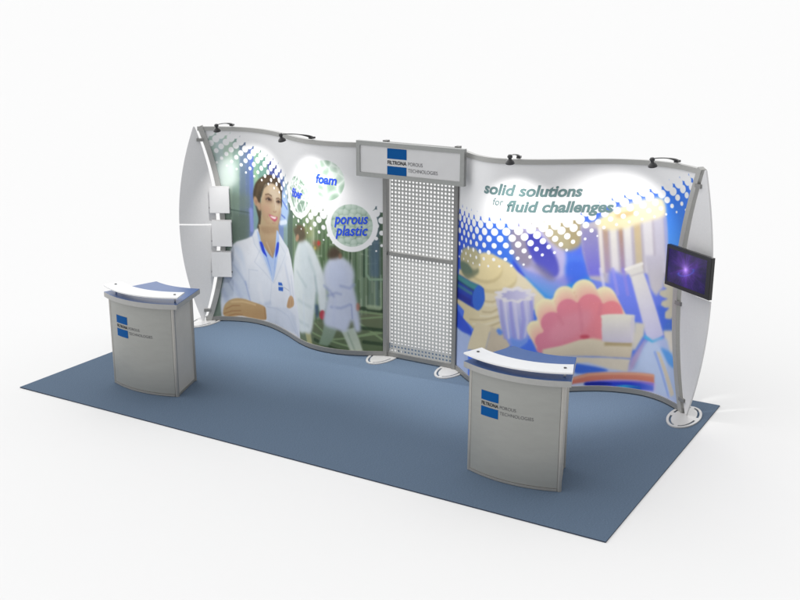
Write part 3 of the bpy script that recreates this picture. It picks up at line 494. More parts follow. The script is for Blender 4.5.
('P',(214,221,239),0.026,[(2.041,1.054),(2.119,1.092),(2.211,1.074),(2.286,1.007),(2.318,0.907),(2.312,0.779),(2.345,0.6),(2.381,0.302),(2.322,0.282),(2.288,0.403),(2.228,0.268),(2.107,0.283),(1.958,0.327),(1.985,0.516),(2.015,0.676),(1.972,0.774),(1.969,0.928)],1,(210,218,240),[(2.003,0.855),(2.32,0.548)],1),
('P',(204,214,242),0.04,[(2.049,1.014),(2.197,1.028),(2.246,0.827),(2.114,0.713),(2.017,0.805)],1,None,None,0.6),
('L',(160,172,214),0.026,[(2.014,0.645),(2.113,0.688),(2.167,0.68)],0.03,0.55),
('L',(160,172,214),0.026,[(2.168,0.77),(2.271,0.752),(2.312,0.792)],0.03,0.55),
('L',(160,172,214),0.026,[(2.055,0.525),(2.165,0.524),(2.269,0.571)],0.03,0.55),
('L',(160,172,214),0.026,[(1.972,0.748),(2.044,0.7),(2.085,0.646)],0.03,0.55),
('L',(168,178,216),0.01,[(2.285,0.572),(2.293,0.416)],0.016,0.8),
('L',(206,214,240),0.02,[(2.098,0.608),(2.081,0.345)],0.04,0.5),
('P',(84,70,56),0.032,[(2.022,1.113),(2.071,1.184),(2.152,1.181),(2.178,1.127),(2.146,1.079),(2.064,1.056),(2.027,1.068)],1,None,None,1),
('P',(150,104,84),0.012,[(2.188,1.098),(2.187,1.088),(2.184,1.08),(2.179,1.073),(2.173,1.068),(2.167,1.066),(2.16,1.067),(2.154,1.071),(2.15,1.077),(2.147,1.085),(2.146,1.094),(2.147,1.104),(2.15,1.113),(2.155,1.12),(2.161,1.125),(2.167,1.127),(2.174,1.126),(2.18,1.122),(2.184,1.115),(2.187,1.107)],1,None,None,0.7),
('P',(200,120,100),0.014,[(2.375,0.55),(2.374,0.535),(2.371,0.522),(2.366,0.512),(2.361,0.505),(2.354,0.502),(2.348,0.504),(2.343,0.511),(2.338,0.521),(2.336,0.534),(2.335,0.548),(2.336,0.563),(2.339,0.576),(2.343,0.586),(2.349,0.593),(2.355,0.595),(2.361,0.593),(2.367,0.587),(2.371,0.577),(2.374,0.564)],1,None,None,0.7),
('P',(66,54,40),0.014,[(0.636,1.448),(0.686,1.372),(0.73,1.297),(0.737,1.193),(0.705,1.095),(0.663,1.09),(0.656,1.159),(0.682,1.256),(0.662,1.346)],1,None,None,1),
('P',(182,162,127),0.01,[(0.705,1.456),(0.733,1.355),(0.711,1.236),(0.689,1.093),(0.778,1.059),(0.931,1.062),(1.078,1.135),(1.061,1.247),(1.105,1.402)],0,(173,151,119),[(0.737,1.263),(1.047,1.198)],1),
('P',(70,58,42),0.01,[(0.612,1.514),(0.62,1.596),(0.661,1.686),(0.743,1.752),(0.85,1.793),(0.971,1.8),(1.091,1.77),(1.151,1.701),(1.16,1.602),(1.14,1.521),(1.07,1.599),(0.987,1.688),(0.865,1.705),(0.779,1.637),(0.737,1.54),(0.721,1.458),(0.727,1.331),(0.7,1.328),(0.666,1.451),(0.622,1.481)],1,(84,66,44),[(0.658,1.6),(0.97,1.775)],1),
('P',(198,176,146),0.01,[(0.789,1.655),(0.835,1.689),(0.945,1.71),(1.057,1.693),(1.124,1.641),(1.142,1.543),(1.133,1.441),(1.102,1.356),(1.063,1.281),(0.987,1.22),(0.902,1.207),(0.814,1.251),(0.76,1.324),(0.73,1.401),(0.727,1.481),(0.755,1.582)],1,(184,158,125),[(0.959,1.582),(0.733,1.355)],1),
('P',(212,196,175),0.05,[(0.902,1.664),(1.029,1.66),(1.097,1.592),(1.099,1.503),(1.015,1.421),(0.956,1.525),(0.878,1.582)],1,None,None,0.6),
('P',(189,135,119),0.05,[(0.77,1.441),(0.891,1.452),(0.907,1.381),(0.818,1.332),(0.756,1.381)],1,None,None,0.4),
('P',(173,140,111),0.03,[(0.733,1.459),(0.765,1.336),(0.841,1.255),(0.939,1.214),(0.857,1.194),(0.77,1.268),(0.728,1.355)],1,None,None,0.6),
('P',(168,135,108),0.03,[(1.07,1.396),(1.136,1.441),(1.09,1.297),(1.032,1.241)],1,None,None,0.5),
('P',(78,62,46),0.014,[(0.747,1.667),(0.846,1.719),(0.968,1.73),(1.087,1.697),(1.137,1.632),(1.168,1.67),(1.102,1.761),(0.971,1.798),(0.812,1.777),(0.709,1.708)],1,None,None,1),
('P',(182,148,117),0.01,[(0.679,1.478),(0.682,1.461),(0.681,1.444),(0.678,1.43),(0.671,1.42),(0.662,1.415),(0.652,1.415),(0.642,1.421),(0.632,1.431),(0.625,1.445),(0.619,1.462),(0.617,1.479),(0.617,1.496),(0.621,1.51),(0.627,1.52),(0.636,1.525),(0.645,1.525),(0.656,1.519),(0.665,1.509),(0.673,1.495)],1,None,None,1),
('P',(150,110,88),0.01,[(0.67,1.468),(0.671,1.459),(0.671,1.45),(0.67,1.443),(0.667,1.438),(0.663,1.435),(0.659,1.435),(0.654,1.438),(0.649,1.444),(0.645,1.451),(0.643,1.46),(0.641,1.469),(0.641,1.478),(0.643,1.485),(0.645,1.49),(0.649,1.492),(0.654,1.492),(0.658,1.489),(0.663,1.484),(0.667,1.476)],1,None,None,0.6),
('P',(182,149,121),0.012,[(0.659,1.45),(0.717,1.457),(0.723,1.377),(0.682,1.378)],1,None,None,1),
('L',(84,62,44),0.01,[(0.809,1.565),(0.868,1.58),(0.929,1.566)],0.013,0.85),
('L',(84,62,44),0.009,[(1.027,1.551),(1.079,1.565),(1.121,1.554)],0.011,0.85),
('P',(133,99,79),0.025,[(0.797,1.536),(0.867,1.569),(0.947,1.541),(0.938,1.494),(0.853,1.481),(0.802,1.497)],1,None,None,0.6),
('P',(133,99,79),0.022,[(1.017,1.535),(1.079,1.558),(1.137,1.542),(1.12,1.5),(1.041,1.493)],1,None,None,0.6),
('L',(56,42,34),0.006,[(0.814,1.513),(0.866,1.539),(0.923,1.52)],0.009,0.9),
('P',(92,68,54),0.008,[(0.825,1.517),(0.867,1.538),(0.911,1.527),(0.922,1.511),(0.874,1.506)],1,None,None,0.9),
('L',(56,42,34),0.006,[(1.025,1.515),(1.076,1.538),(1.126,1.527)],0.009,0.9),
('P',(92,68,54),0.008,[(1.036,1.52),(1.075,1.535),(1.117,1.528),(1.097,1.511),(1.051,1.508)],1,None,None,0.9),
('P',(44,32,28),0.005,[(0.898,1.523),(0.897,1.52),(0.894,1.517),(0.889,1.514),(0.883,1.511),(0.876,1.51),(0.869,1.509),(0.863,1.51),(0.859,1.511),(0.856,1.514),(0.855,1.517),(0.856,1.52),(0.859,1.524),(0.864,1.527),(0.87,1.529),(0.877,1.53),(0.884,1.531),(0.89,1.53),(0.894,1.529),(0.897,1.526)],1,None,None,0.9),
('P',(44,32,28),0.005,[(1.1,1.526),(1.099,1.523),(1.096,1.52),(1.091,1.518),(1.085,1.515),(1.079,1.514),(1.072,1.513),(1.067,1.514),(1.062,1.515),(1.059,1.517),(1.059,1.52),(1.06,1.523),(1.063,1.526),(1.068,1.528),(1.073,1.531),(1.08,1.532),(1.086,1.533),(1.092,1.532),(1.097,1.531),(1.1,1.529)],1,None,None,0.9),
('P',(236,228,218),0.005,[(0.855,1.515),(0.854,1.513),(0.853,1.512),(0.851,1.51),(0.848,1.509),(0.845,1.509),(0.842,1.508),(0.839,1.509),(0.837,1.509),(0.836,1.511),(0.836,1.512),(0.836,1.513),(0.838,1.515),(0.84,1.516),(0.842,1.517),(0.845,1.518),(0.848,1.518),(0.851,1.518),(0.853,1.517),(0.854,1.516)],1,None,None,0.6),
('L',(173,137,111),0.016,[(0.981,1.518),(0.991,1.451)],0.018,0.5),
('L',(219,203,188),0.012,[(0.988,1.519),(1.007,1.425)],0.012,0.6),
('L',(150,101,86),0.008,[(0.953,1.393),(0.992,1.391),(1.019,1.406)],0.01,0.7),
('P',(190,84,108),0.009,[(0.861,1.344),(0.93,1.344),(0.989,1.339),(1.042,1.346),(1.027,1.309),(0.975,1.283),(0.919,1.298)],1,None,None,1),
('P',(248,240,234),0.007,[(0.884,1.331),(0.956,1.334),(1.019,1.334),(0.983,1.313),(0.928,1.315)],1,None,None,1),
('L',(166,126,104),0.012,[(0.85,1.349),(0.835,1.312)],0.012,0.5),
('L',(161,124,100),0.018,[(0.931,1.253),(1.006,1.26)],0.02,0.5),
('P',(64,54,40),0.008,[(1.133,1.676),(1.157,1.635),(1.16,1.524),(1.142,1.465),(1.133,1.519),(1.135,1.598)],1,None,None,1),
('L',(104,88,62),0.03,[(0.662,1.531),(0.698,1.65),(0.811,1.743)],0.03,0.5),
('L',(46,38,28),0.02,[(0.733,1.54),(0.779,1.637),(0.884,1.713)],0.02,0.6),
('L',(110,92,66),0.02,[(0.72,1.607),(0.791,1.707),(0.949,1.778)],0.02,0.4),
('P',(234,237,243),0.01,[(0.318,0.933),(0.375,0.975),(0.492,1.013),(0.583,1.058),(0.621,1.131),(0.67,1.159),(0.707,1.013),(0.825,0.86),(0.924,0.814),(0.998,0.935),(1.051,1.157),(1.08,1.152),(1.177,1.087),(1.29,1.036),(1.356,0.925),(1.411,0.77),(1.435,0.587),(1.497,0.412),(1.541,0.211),(1.543,-0.002),(1.424,-0.036),(1.138,0.014),(0.736,-0.018),(0.156,-0.055),(0.146,0.217),(0.163,0.375),(0.23,0.666)],0,(216,222,235),[(0.649,1.005),(0.629,-0.106)],1),
('P',(222,228,238),0.05,[(0.529,0.707),(0.812,0.597),(0.868,0.3),(0.764,0.257),(0.512,0.283),(0.498,0.549)],1,None,None,0.6),
('P',(192,208,232),0.03,[(0.328,0.911),(0.439,0.852),(0.474,0.568),(0.512,0.283),(0.371,0.315),(0.189,0.218),(0.174,0.375),(0.228,0.621)],1,None,None,0.5),
('L',(182,194,222),0.045,[(0.227,0.599),(0.331,0.447),(0.415,0.25)],0.05,0.55),
('L',(178,190,218),0.045,[(0.185,0.375),(0.234,0.241)],0.05,0.55),
('L',(236,239,246),0.045,[(0.315,0.867),(0.41,0.718),(0.462,0.545)],0.05,0.55),
('L',(178,190,214),0.045,[(0.534,0.196),(0.832,0.293)],0.05,0.55),
('L',(236,239,246),0.045,[(0.654,0.481),(0.703,0.267)],0.06,0.55),
('L',(190,200,224),0.045,[(1.186,0.846),(1.289,0.615),(1.328,0.454)],0.04,0.55),
('L',(234,238,246),0.045,[(1.032,0.814),(1.107,0.637)],0.04,0.55),
('L',(184,194,216),0.045,[(1.342,0.265),(1.502,0.072)],0.05,0.55),
('L',(184,194,216),0.045,[(0.82,0.057),(1.093,0.002)],0.05,0.55),
('P',(189,166,131),0.008,[(0.68,1.203),(1.019,1.256),(1.009,1.065),(0.962,0.945),(0.918,0.843),(0.833,0.883),(0.758,0.952),(0.707,1.024)],0,(166,135,102),[(0.841,1.184),(0.877,0.848)],1),
('P',(156,124,94),0.03,[(0.714,1.186),(1.014,1.234),(0.998,1.168),(0.838,1.115),(0.735,1.125)],1,None,None,0.6),
('L',(205,185,157),0.016,[(0.805,1.007),(0.904,0.87)],0.02,0.6),
('P',(168,192,236),0.008,[(0.649,1.135),(0.681,1.096),(0.707,1.009),(0.779,0.93),(0.86,0.862),(0.922,0.843),(0.903,0.549),(0.815,0.652),(0.699,0.839),(0.655,1.006)],0,(186,206,240),[(0.707,1.013),(0.882,0.589)],1),
('P',(176,198,238),0.008,[(1.016,1.193),(1.056,1.183),(1.085,1.1),(1.042,0.923),(0.946,0.645),(0.903,0.549),(0.918,0.843),(0.97,0.947)],0,None,None,1),
('L',(112,150,226),0.005,[(0.711,0.975),(0.797,0.833)],0.007,0.6),
('L',(112,150,226),0.005,[(0.736,0.94),(0.818,0.785)],0.007,0.6),
('L',(112,150,226),0.005,[(0.762,0.905),(0.84,0.737)],0.007,0.6),
('L',(112,150,226),0.005,[(0.789,0.871),(0.862,0.689)],0.007,0.6),
('L',(112,150,226),0.005,[(0.817,0.837),(0.885,0.641)],0.007,0.6),
('L',(112,150,226),0.005,[(1.048,1.114),(0.991,0.966)],0.007,0.6),
('L',(112,150,226),0.005,[(1.024,1.051),(0.975,0.881)],0.007,0.6),
('L',(112,150,226),0.005,[(1.0,0.987),(0.958,0.797)],0.007,0.6),
('L',(112,150,226),0.005,[(0.977,0.923),(0.942,0.712)],0.007,0.6),
('P',(30,62,208),0.007,[(0.677,0.996),(0.727,0.999),(0.769,0.911),(0.804,0.843),(0.736,0.879),(0.692,0.933)],1,None,None,1),
('P',(40,72,208),0.007,[(1.015,1.041),(1.062,1.054),(1.044,0.961),(0.978,0.867),(0.978,0.935)],1,None,None,1),
('P',(222,228,238),0.012,[(0.583,1.066),(0.644,1.134),(0.668,1.051),(0.735,0.845),(0.849,0.647),(0.902,0.536),(0.844,0.537),(0.624,0.741),(0.698,0.817),(0.597,0.955)],0,None,None,0.8),
('P',(222,228,238),0.012,[(1.072,1.157),(1.181,1.085),(1.289,1.015),(1.215,0.958),(1.274,0.928),(0.959,0.583),(0.902,0.536),(0.965,0.692),(1.06,0.947)],0,None,None,0.8),
('L',(172,184,208),0.01,[(0.583,1.051),(0.606,0.967),(0.7,0.861)],0.007,0.55),
('L',(172,184,208),0.01,[(0.703,0.926),(0.597,0.748),(0.881,0.567)],0.007,0.55),
('L',(172,184,208),0.01,[(1.066,1.054),(1.215,0.958),(0.918,0.553)],0.007,0.55),
('L',(172,184,208),0.01,[(0.88,0.545),(0.832,0.293)],0.007,0.55),
('L',(150,164,212),0.016,[(0.46,0.5),(0.491,0.37),(0.517,0.272)],0.016,0.6),
('L',(170,184,214),0.02,[(0.319,0.691),(0.426,0.542),(0.47,0.457)],0.02,0.5),
('L',(170,184,210),0.014,[(0.224,0.532),(0.306,0.379)],0.02,0.5),
('L',(170,182,205),0.006,[(0.514,0.65),(0.648,0.652)],0.008,0.5),
('L',(170,182,205),0.006,[(0.514,0.65),(0.505,0.416)],0.006,0.5),
('L',(160,174,204),0.012,[(0.779,0.237),(0.981,0.261),(1.244,0.239),(1.432,0.096)],0.016,0.6),
('L',(226,232,242),0.02,[(0.827,0.203),(1.148,0.193),(1.331,0.067)],0.03,0.6),
('L',(160,172,204),0.012,[(0.933,0.094),(1.232,0.04)],0.014,0.5),
('L',(160,174,204),0.01,[(1.345,0.734),(1.383,0.553),(1.401,0.43)],0.012,0.5),
('P',(200,170,124),0.007,[(0.188,0.184),(0.246,0.253),(0.336,0.286),(0.439,0.284),(0.549,0.261),(0.732,0.233),(0.76,0.167),(0.74,0.073),(0.528,0.059),(0.384,0.072),(0.248,0.049),(0.173,0.077)],1,(186,150,106),[(0.347,0.268),(0.43,0.048)],1),
('L',(160,116,80),0.01,[(0.208,0.15),(0.288,0.193),(0.378,0.198)],0.012,0.7),
('L',(160,116,80),0.01,[(0.184,0.093),(0.274,0.125),(0.387,0.136)],0.012,0.7),
('L',(160,116,80),0.01,[(0.238,0.065),(0.317,0.091),(0.408,0.087)],0.012,0.7),
('L',(228,198,152),0.012,[(0.278,0.238),(0.415,0.25),(0.588,0.23)],0.02,0.7),
('L',(150,112,72),0.01,[(0.731,0.217),(0.744,0.085)],0.014,0.6),
('P',(196,160,120),0.007,[(1.213,0.361),(1.266,0.46),(1.331,0.502),(1.394,0.482),(1.4,0.409),(1.308,0.351),(1.225,0.332)],1,None,None,1),
('L',(146,100,70),0.004,[(1.279,0.431),(1.26,0.356)],0.008,0.7),
('L',(146,100,70),0.004,[(1.343,0.458),(1.339,0.382)],0.008,0.7),
('P',(206,214,230),0.014,[(0.747,0.231),(1.225,0.332),(1.443,0.292),(1.481,0.109),(1.14,0.037),(0.771,0.057)],0,None,None,0.7),
('P',(36,96,196),0.004,[(1.019,0.585),(1.1,0.597),(1.125,0.568),(1.021,0.549)],0,None,None,1),
('P',(36,96,196),0.004,[(1.02,0.531),(1.133,0.553),(1.126,0.504),(1.022,0.488)],0,None,None,1),
('L',(70,80,100),0.003,[(1.147,0.556),(1.285,0.546)],0.005,0.7),
]
ART_RIGHT = [
('P',(42,82,222),0.03,[(-0.118,1.741),(0.693,1.88),(0.845,1.676),(0.902,1.242),(-0.088,1.015)],0,(58,120,238),[(-0.029,1.373),(0.854,1.415)],1),
('P',(48,122,245),0.02,[(2.188,2.206),(2.644,2.267),(2.746,1.497),(2.247,1.391)],0,(72,150,250),[(2.462,2.02),(2.43,1.595)],1),
('P',(172,190,228),0.02,[(-0.065,0.454),(0.328,0.508),(0.361,-0.154),(-0.034,-0.298)],0,None,None,1),
('P',(176,172,218),0.03,[(1.386,1.067),(1.319,1.044),(1.236,1.055),(1.145,1.098),(1.055,1.169),(0.976,1.261),(0.915,1.364),(0.877,1.469),(0.866,1.566),(0.883,1.648),(0.926,1.704),(0.991,1.73),(1.071,1.722),(1.16,1.681),(1.249,1.61),(1.329,1.518),(1.393,1.413),(1.434,1.305),(1.447,1.205),(1.43,1.123)],1,(196,190,236),[(0.918,1.607),(1.364,1.167)],1),
('P',(140,130,150),0.03,[(1.042,1.514),(1.062,1.449),(1.072,1.387),(1.069,1.334),(1.055,1.295),(1.03,1.273),(0.998,1.272),(0.961,1.291),(0.923,1.328),(0.888,1.379),(0.859,1.439),(0.839,1.503),(0.83,1.564),(0.833,1.617),(0.847,1.657),(0.872,1.679),(0.904,1.681),(0.94,1.663),(0.978,1.626),(1.013,1.575)],1,None,None,0.8),
('P',(150,150,230),0.03,[(0.944,1.253),(1.321,1.163),(1.433,1.249),(1.443,1.056),(1.242,0.957),(1.093,1.078)],1,(80,160,235),[(1.292,1.164),(1.212,0.972)],1),
('P',(60,150,235),0.015,[(0.974,1.21),(1.151,1.048),(1.242,0.972),(1.213,0.954),(1.094,1.048)],1,None,None,1),
('P',(48,72,215),0.012,[(0.877,1.339),(0.929,1.282),(1.003,1.181),(0.975,1.181),(0.916,1.238)],1,None,None,1),
('P',(62,64,176),0.018,[(1.303,1.177),(1.269,1.171),(1.225,1.186),(1.176,1.222),(1.125,1.273),(1.079,1.336),(1.041,1.404),(1.015,1.47),(1.004,1.529),(1.008,1.574),(1.028,1.601),(1.06,1.608),(1.103,1.594),(1.152,1.56),(1.202,1.509),(1.249,1.446),(1.288,1.378),(1.315,1.31),(1.327,1.251),(1.323,1.205)],1,(92,92,205),[(1.191,1.508),(1.145,1.216)],1),
('P',(128,122,150),0.03,[(1.056,1.304),(1.205,1.156),(1.293,1.139),(1.276,1.184),(1.142,1.289)],1,None,None,0.7),
('P',(84,110,240),0.03,[(1.413,1.475),(1.543,1.501),(1.645,1.205),(1.427,1.181),(1.392,1.299)],1,(70,140,245),[(1.501,1.458),(1.47,1.209)],1),
('P',(40,150,232),0.02,[(1.416,1.094),(1.502,1.144),(1.616,1.201),(1.636,1.097),(1.433,1.057)],1,None,None,1),
('P',(64,105,240),0.03,[(1.406,1.309),(1.596,1.305),(1.632,1.171),(1.431,1.101)],1,None,None,0.8),
('P',(172,158,120),0.03,[(1.171,1.753),(1.37,1.779),(1.516,1.747),(1.542,1.515),(1.43,1.43),(1.268,1.492),(1.162,1.624)],1,None,None,1),
('P',(180,170,135),0.025,[(1.011,1.767),(1.181,1.753),(1.357,1.65),(1.424,1.445),(1.336,1.476),(1.186,1.623),(1.071,1.667)],1,None,None,1),
('P',(118,138,240),0.03,[(1.599,1.246),(1.938,1.31),(2.35,1.303),(2.521,0.732),(2.179,0.649),(1.979,0.852),(1.715,0.991)],0,(95,120,235),[(1.913,1.25),(2.177,0.679)],1),
('P',(70,110,225),0.03,[(2.281,0.938),(2.497,0.945),(2.523,0.718),(2.368,0.69)],0,None,None,1),
('P',(192,184,198),0.012,[(1.512,1.675),(1.745,1.737),(1.964,1.802),(2.212,1.872),(2.301,1.898),(2.345,1.679),(2.385,1.3),(2.344,1.176),(2.054,1.25),(1.866,1.089),(1.634,1.146),(1.547,1.413)],0,None,None,1),
('P',(148,142,185),0.02,[(1.517,1.654),(1.687,1.629),(1.748,1.175),(1.617,1.176),(1.546,1.428)],0,(120,115,225),[(1.608,1.63),(1.66,1.205)],1),
('P',(240,232,222),0.012,[(1.682,1.652),(1.719,1.652),(1.772,1.205),(1.735,1.205)],0,(225,215,215),[(1.702,1.615),(1.738,1.219)],1),
('P',(190,160,138),0.012,[(1.725,1.66),(1.773,1.66),(1.827,1.206),(1.779,1.205)],0,(170,150,190),[(1.752,1.615),(1.788,1.22)],1),
('P',(240,236,226),0.012,[(1.791,1.673),(1.852,1.674),(1.907,1.21),(1.845,1.207)],0,(228,222,230),[(1.825,1.616),(1.861,1.222)],1),
('P',(188,150,122),0.012,[(1.872,1.687),(1.908,1.688),(1.964,1.213),(1.928,1.211)],0,(160,140,190),[(1.894,1.619),(1.931,1.226)],1),
('P',(240,236,228),0.012,[(1.916,1.698),(1.982,1.702),(2.04,1.219),(1.973,1.214)],0,(226,222,236),[(1.954,1.622),(1.991,1.23)],1),
('P',(212,190,150),0.012,[(2.01,1.719),(2.071,1.724),(2.131,1.229),(2.069,1.222)],0,(210,196,170),[(2.047,1.628),(2.085,1.238)],1),
('P',(226,222,226),0.012,[(2.092,1.741),(2.177,1.749),(2.243,1.245),(2.154,1.231)],0,(232,228,236),[(2.141,1.636),(2.182,1.25)],1),
('P',(202,198,214),0.012,[(2.197,1.769),(2.287,1.78),(2.362,1.267),(2.266,1.249)],0,(214,208,224),[(2.251,1.65),(2.296,1.268)],1),
('P',(160,170,225),0.012,[(2.294,1.792),(2.325,1.796),(2.405,1.276),(2.37,1.268)],0,(180,185,232),[(2.32,1.661),(2.369,1.283)],1),
('P',(250,236,188),0.025,[(1.663,1.687),(1.743,1.773),(1.905,1.863),(2.094,1.931),(2.265,1.963),(2.305,1.891),(2.293,1.798),(2.108,1.719),(1.918,1.641),(1.751,1.629)],1,(250,240,205),[(1.749,1.673),(2.285,1.909)],1),
('P',(225,196,140),0.02,[(1.841,1.775),(1.991,1.818),(2.02,1.791),(1.885,1.741)],1,None,None,1),
('P',(122,136,242),0.03,[(1.815,1.245),(1.987,1.181),(2.173,0.739),(2.012,0.779),(1.811,1.067)],0,(100,125,240),[(1.915,1.22),(2.144,0.734)],1),
('L',(225,222,245),0.014,[(1.73,1.244),(1.766,1.096),(1.789,0.992)],0.03,0.7),
('L',(160,155,240),0.014,[(1.846,1.246),(1.882,1.1),(1.905,0.997)],0.03,0.7),
('L',(150,140,235),0.014,[(1.941,1.251),(1.978,1.106),(2.001,1.004)],0.03,0.7),
('P',(205,200,216),0.02,[(2.129,1.399),(2.323,1.428),(2.348,1.128),(2.275,1.025),(2.208,1.087)],0,(205,200,205),[(2.189,1.363),(2.304,1.061)],1),
('P',(206,200,178),0.01,[(2.393,1.211),(2.343,1.186),(2.351,1.129),(2.392,1.12),(2.315,1.083),(2.309,1.044),(2.357,1.028),(2.414,1.029),(2.343,0.987),(2.333,0.949),(2.382,0.934),(2.437,0.947),(2.386,0.887),(2.392,0.83),(2.467,0.838),(2.505,0.874),(2.463,1.27),(2.405,1.271)],0,None,None,1),
('P',(70,115,215),0.02,[(2.477,0.845),(2.518,0.856),(2.533,0.721),(2.387,0.68),(2.397,0.772)],1,None,None,1),
('P',(214,208,190),0.02,[(2.385,0.702),(2.53,0.749),(2.552,0.564),(2.416,0.568)],0,None,None,1),
('P',(120,130,245),0.03,[(1.986,1.21),(2.103,0.909),(2.23,0.568),(2.391,0.636),(2.139,1.239)],0,None,None,1),
('P',(234,230,224),0.01,[(1.965,1.25),(2.113,1.321),(2.14,1.225),(2.388,0.665),(2.277,0.571),(2.204,0.606),(2.015,1.183)],0,(202,200,236),[(2.057,1.201),(2.307,0.615)],1),
('L',(246,242,236),0.008,[(1.969,1.25),(2.113,1.318)],0.03,1),
('L',(205,200,205),0.01,[(2.015,1.186),(2.139,1.239)],0.02,0.7),
('P',(222,206,164),0.012,[(0.017,0.727),(0.218,0.696),(0.18,0.606),(0.323,0.601),(0.454,0.576),(0.731,0.607),(0.776,0.597),(0.903,0.745),(1.101,0.854),(1.213,0.957),(1.018,1.159),(0.902,1.252),(0.057,1.092)],0,(232,220,190),[(0.422,0.629),(0.892,1.118)],1),
('L',(194,178,142),0.008,[(0.613,0.899),(0.695,0.907),(0.766,0.942)],0.018,0.8),
('L',(194,178,142),0.008,[(0.578,0.785),(0.686,0.8),(0.776,0.858)],0.018,0.8),
('L',(194,178,142),0.008,[(0.357,0.649),(0.619,0.712),(0.786,0.778)],0.018,0.8),
('L',(194,178,142),0.008,[(0.424,0.583),(0.631,0.63),(0.773,0.711)],0.018,0.8),
('L',(232,222,192),0.008,[(0.614,0.861),(0.696,0.87),(0.767,0.903)],0.02,0.8),
('L',(232,222,192),0.008,[(0.547,0.736),(0.675,0.757),(0.777,0.818)],0.02,0.8),
('L',(232,222,192),0.008,[(0.423,0.621),(0.634,0.669),(0.78,0.735)],0.02,0.8),
('P',(210,194,150),0.012,[(0.928,1.144),(0.91,1.094),(0.868,1.051),(0.805,1.019),(0.726,0.998),(0.631,0.987),(0.515,0.983),(0.378,0.984),(0.238,0.994),(0.146,1.024),(0.126,1.074),(0.179,1.139),(0.3,1.21),(0.442,1.271),(0.569,1.311),(0.674,1.325),(0.761,1.315),(0.833,1.287),(0.888,1.246),(0.92,1.196)],1,None,None,1),
('P',(232,214,164),0.012,[(0.924,1.18),(0.906,1.13),(0.864,1.087),(0.802,1.054),(0.724,1.034),(0.63,1.023),(0.515,1.019),(0.38,1.021),(0.243,1.032),(0.151,1.062),(0.132,1.113),(0.185,1.177),(0.304,1.247),(0.444,1.307),(0.569,1.346),(0.673,1.36),(0.759,1.35),(0.83,1.322),(0.884,1.281),(0.917,1.232)],1,(232,216,170),[(0.295,1.15),(0.89,1.163)],1),
('P',(212,194,146),0.012,[(0.789,1.218),(0.776,1.175),(0.748,1.136),(0.707,1.105),(0.655,1.084),(0.591,1.072),(0.519,1.071),(0.444,1.08),(0.377,1.101),(0.334,1.135),(0.327,1.179),(0.358,1.23),(0.418,1.28),(0.491,1.323),(0.565,1.351),(0.632,1.363),(0.688,1.357),(0.734,1.336),(0.767,1.303),(0.786,1.263)],1,None,None,1),
('P',(238,220,168),0.012,[(0.785,1.248),(0.772,1.206),(0.745,1.169),(0.704,1.139),(0.651,1.119),(0.587,1.108),(0.514,1.106),(0.438,1.114),(0.37,1.134),(0.326,1.165),(0.318,1.207),(0.349,1.256),(0.41,1.305),(0.484,1.346),(0.559,1.374),(0.627,1.386),(0.684,1.38),(0.729,1.36),(0.762,1.329),(0.782,1.29)],1,None,None,1),
('P',(126,132,102),0.02,[(0.098,1.18),(0.134,1.08),(0.3,1.052),(0.508,1.163),(0.453,1.248),(0.287,1.286)],1,None,None,1),
('P',(214,202,158),0.02,[(0.185,1.292),(0.42,1.361),(0.502,1.319),(0.506,1.215),(0.398,1.175),(0.251,1.216)],1,None,None,1),
('P',(190,182,140),0.02,[(0.142,1.318),(0.388,1.389),(0.5,1.368),(0.528,1.255),(0.292,1.201),(0.09,1.183)],1,None,None,1),
('P',(96,118,98),0.02,[(0.091,1.175),(0.292,1.201),(0.4,1.135),(0.176,1.08)],1,None,None,1),
('P',(16,52,178),0.01,[(-0.022,1.034),(0.512,1.043),(0.59,1.023),(0.604,0.905),(0.522,0.787),(0.35,0.788),(-0.011,0.775)],0,None,None,1),
('P',(58,140,145),0.01,[(-0.022,1.029),(0.517,1.04),(0.465,0.971),(-0.019,0.963)],0,None,None,1),
('L',(22,70,120),0.006,[(-0.019,0.966),(0.451,0.968)],0.02,1),
('P',(52,120,150),0.01,[(-0.017,0.932),(0.409,0.942),(0.404,0.908),(-0.016,0.897)],0,None,None,1),
('P',(12,30,150),0.012,[(-0.014,0.846),(0.38,0.862),(0.377,0.803),(-0.011,0.783)],0,None,None,1),
('P',(44,100,208),0.008,[(0.603,0.927),(0.597,0.888),(0.583,0.851),(0.563,0.82),(0.538,0.797),(0.508,0.785),(0.478,0.785),(0.45,0.797),(0.427,0.819),(0.413,0.852),(0.411,0.89),(0.421,0.931),(0.44,0.97),(0.466,1.003),(0.496,1.027),(0.526,1.039),(0.553,1.037),(0.576,1.023),(0.592,0.999),(0.601,0.966)],1,None,None,1),
('P',(36,76,212),0.012,[(-0.013,0.654),(0.137,0.625),(0.265,0.599),(0.395,0.551),(0.391,0.495),(0.125,0.458),(-0.006,0.487)],1,None,None,1),
('P',(170,190,232),0.02,[(-0.005,0.471),(0.167,0.458),(0.398,0.489),(0.339,0.289),(0.007,0.182)],0,None,None,1),
('P',(222,208,174),0.01,[(0.502,0.669),(0.69,0.657),(0.629,0.391),(0.3,0.316)],0,None,None,1),
('P',(204,190,168),0.012,[(0.69,0.657),(0.806,0.611),(0.89,0.487),(0.783,0.378),(0.624,0.39)],0,None,None,1),
('P',(170,188,230),0.02,[(-0.003,0.402),(0.366,0.466),(0.309,0.29),(0.348,0.111),(0.014,-0.003)],0,None,None,1),
('P',(205,200,226),0.008,[(0.72,0.969),(0.751,0.838),(0.798,0.63),(0.875,0.499),(0.942,0.442),(1.048,0.528),(1.085,0.703),(1.102,0.899),(1.095,1.026),(0.912,0.941)],0,(140,155,236),[(0.911,0.97),(0.955,0.488)],1),
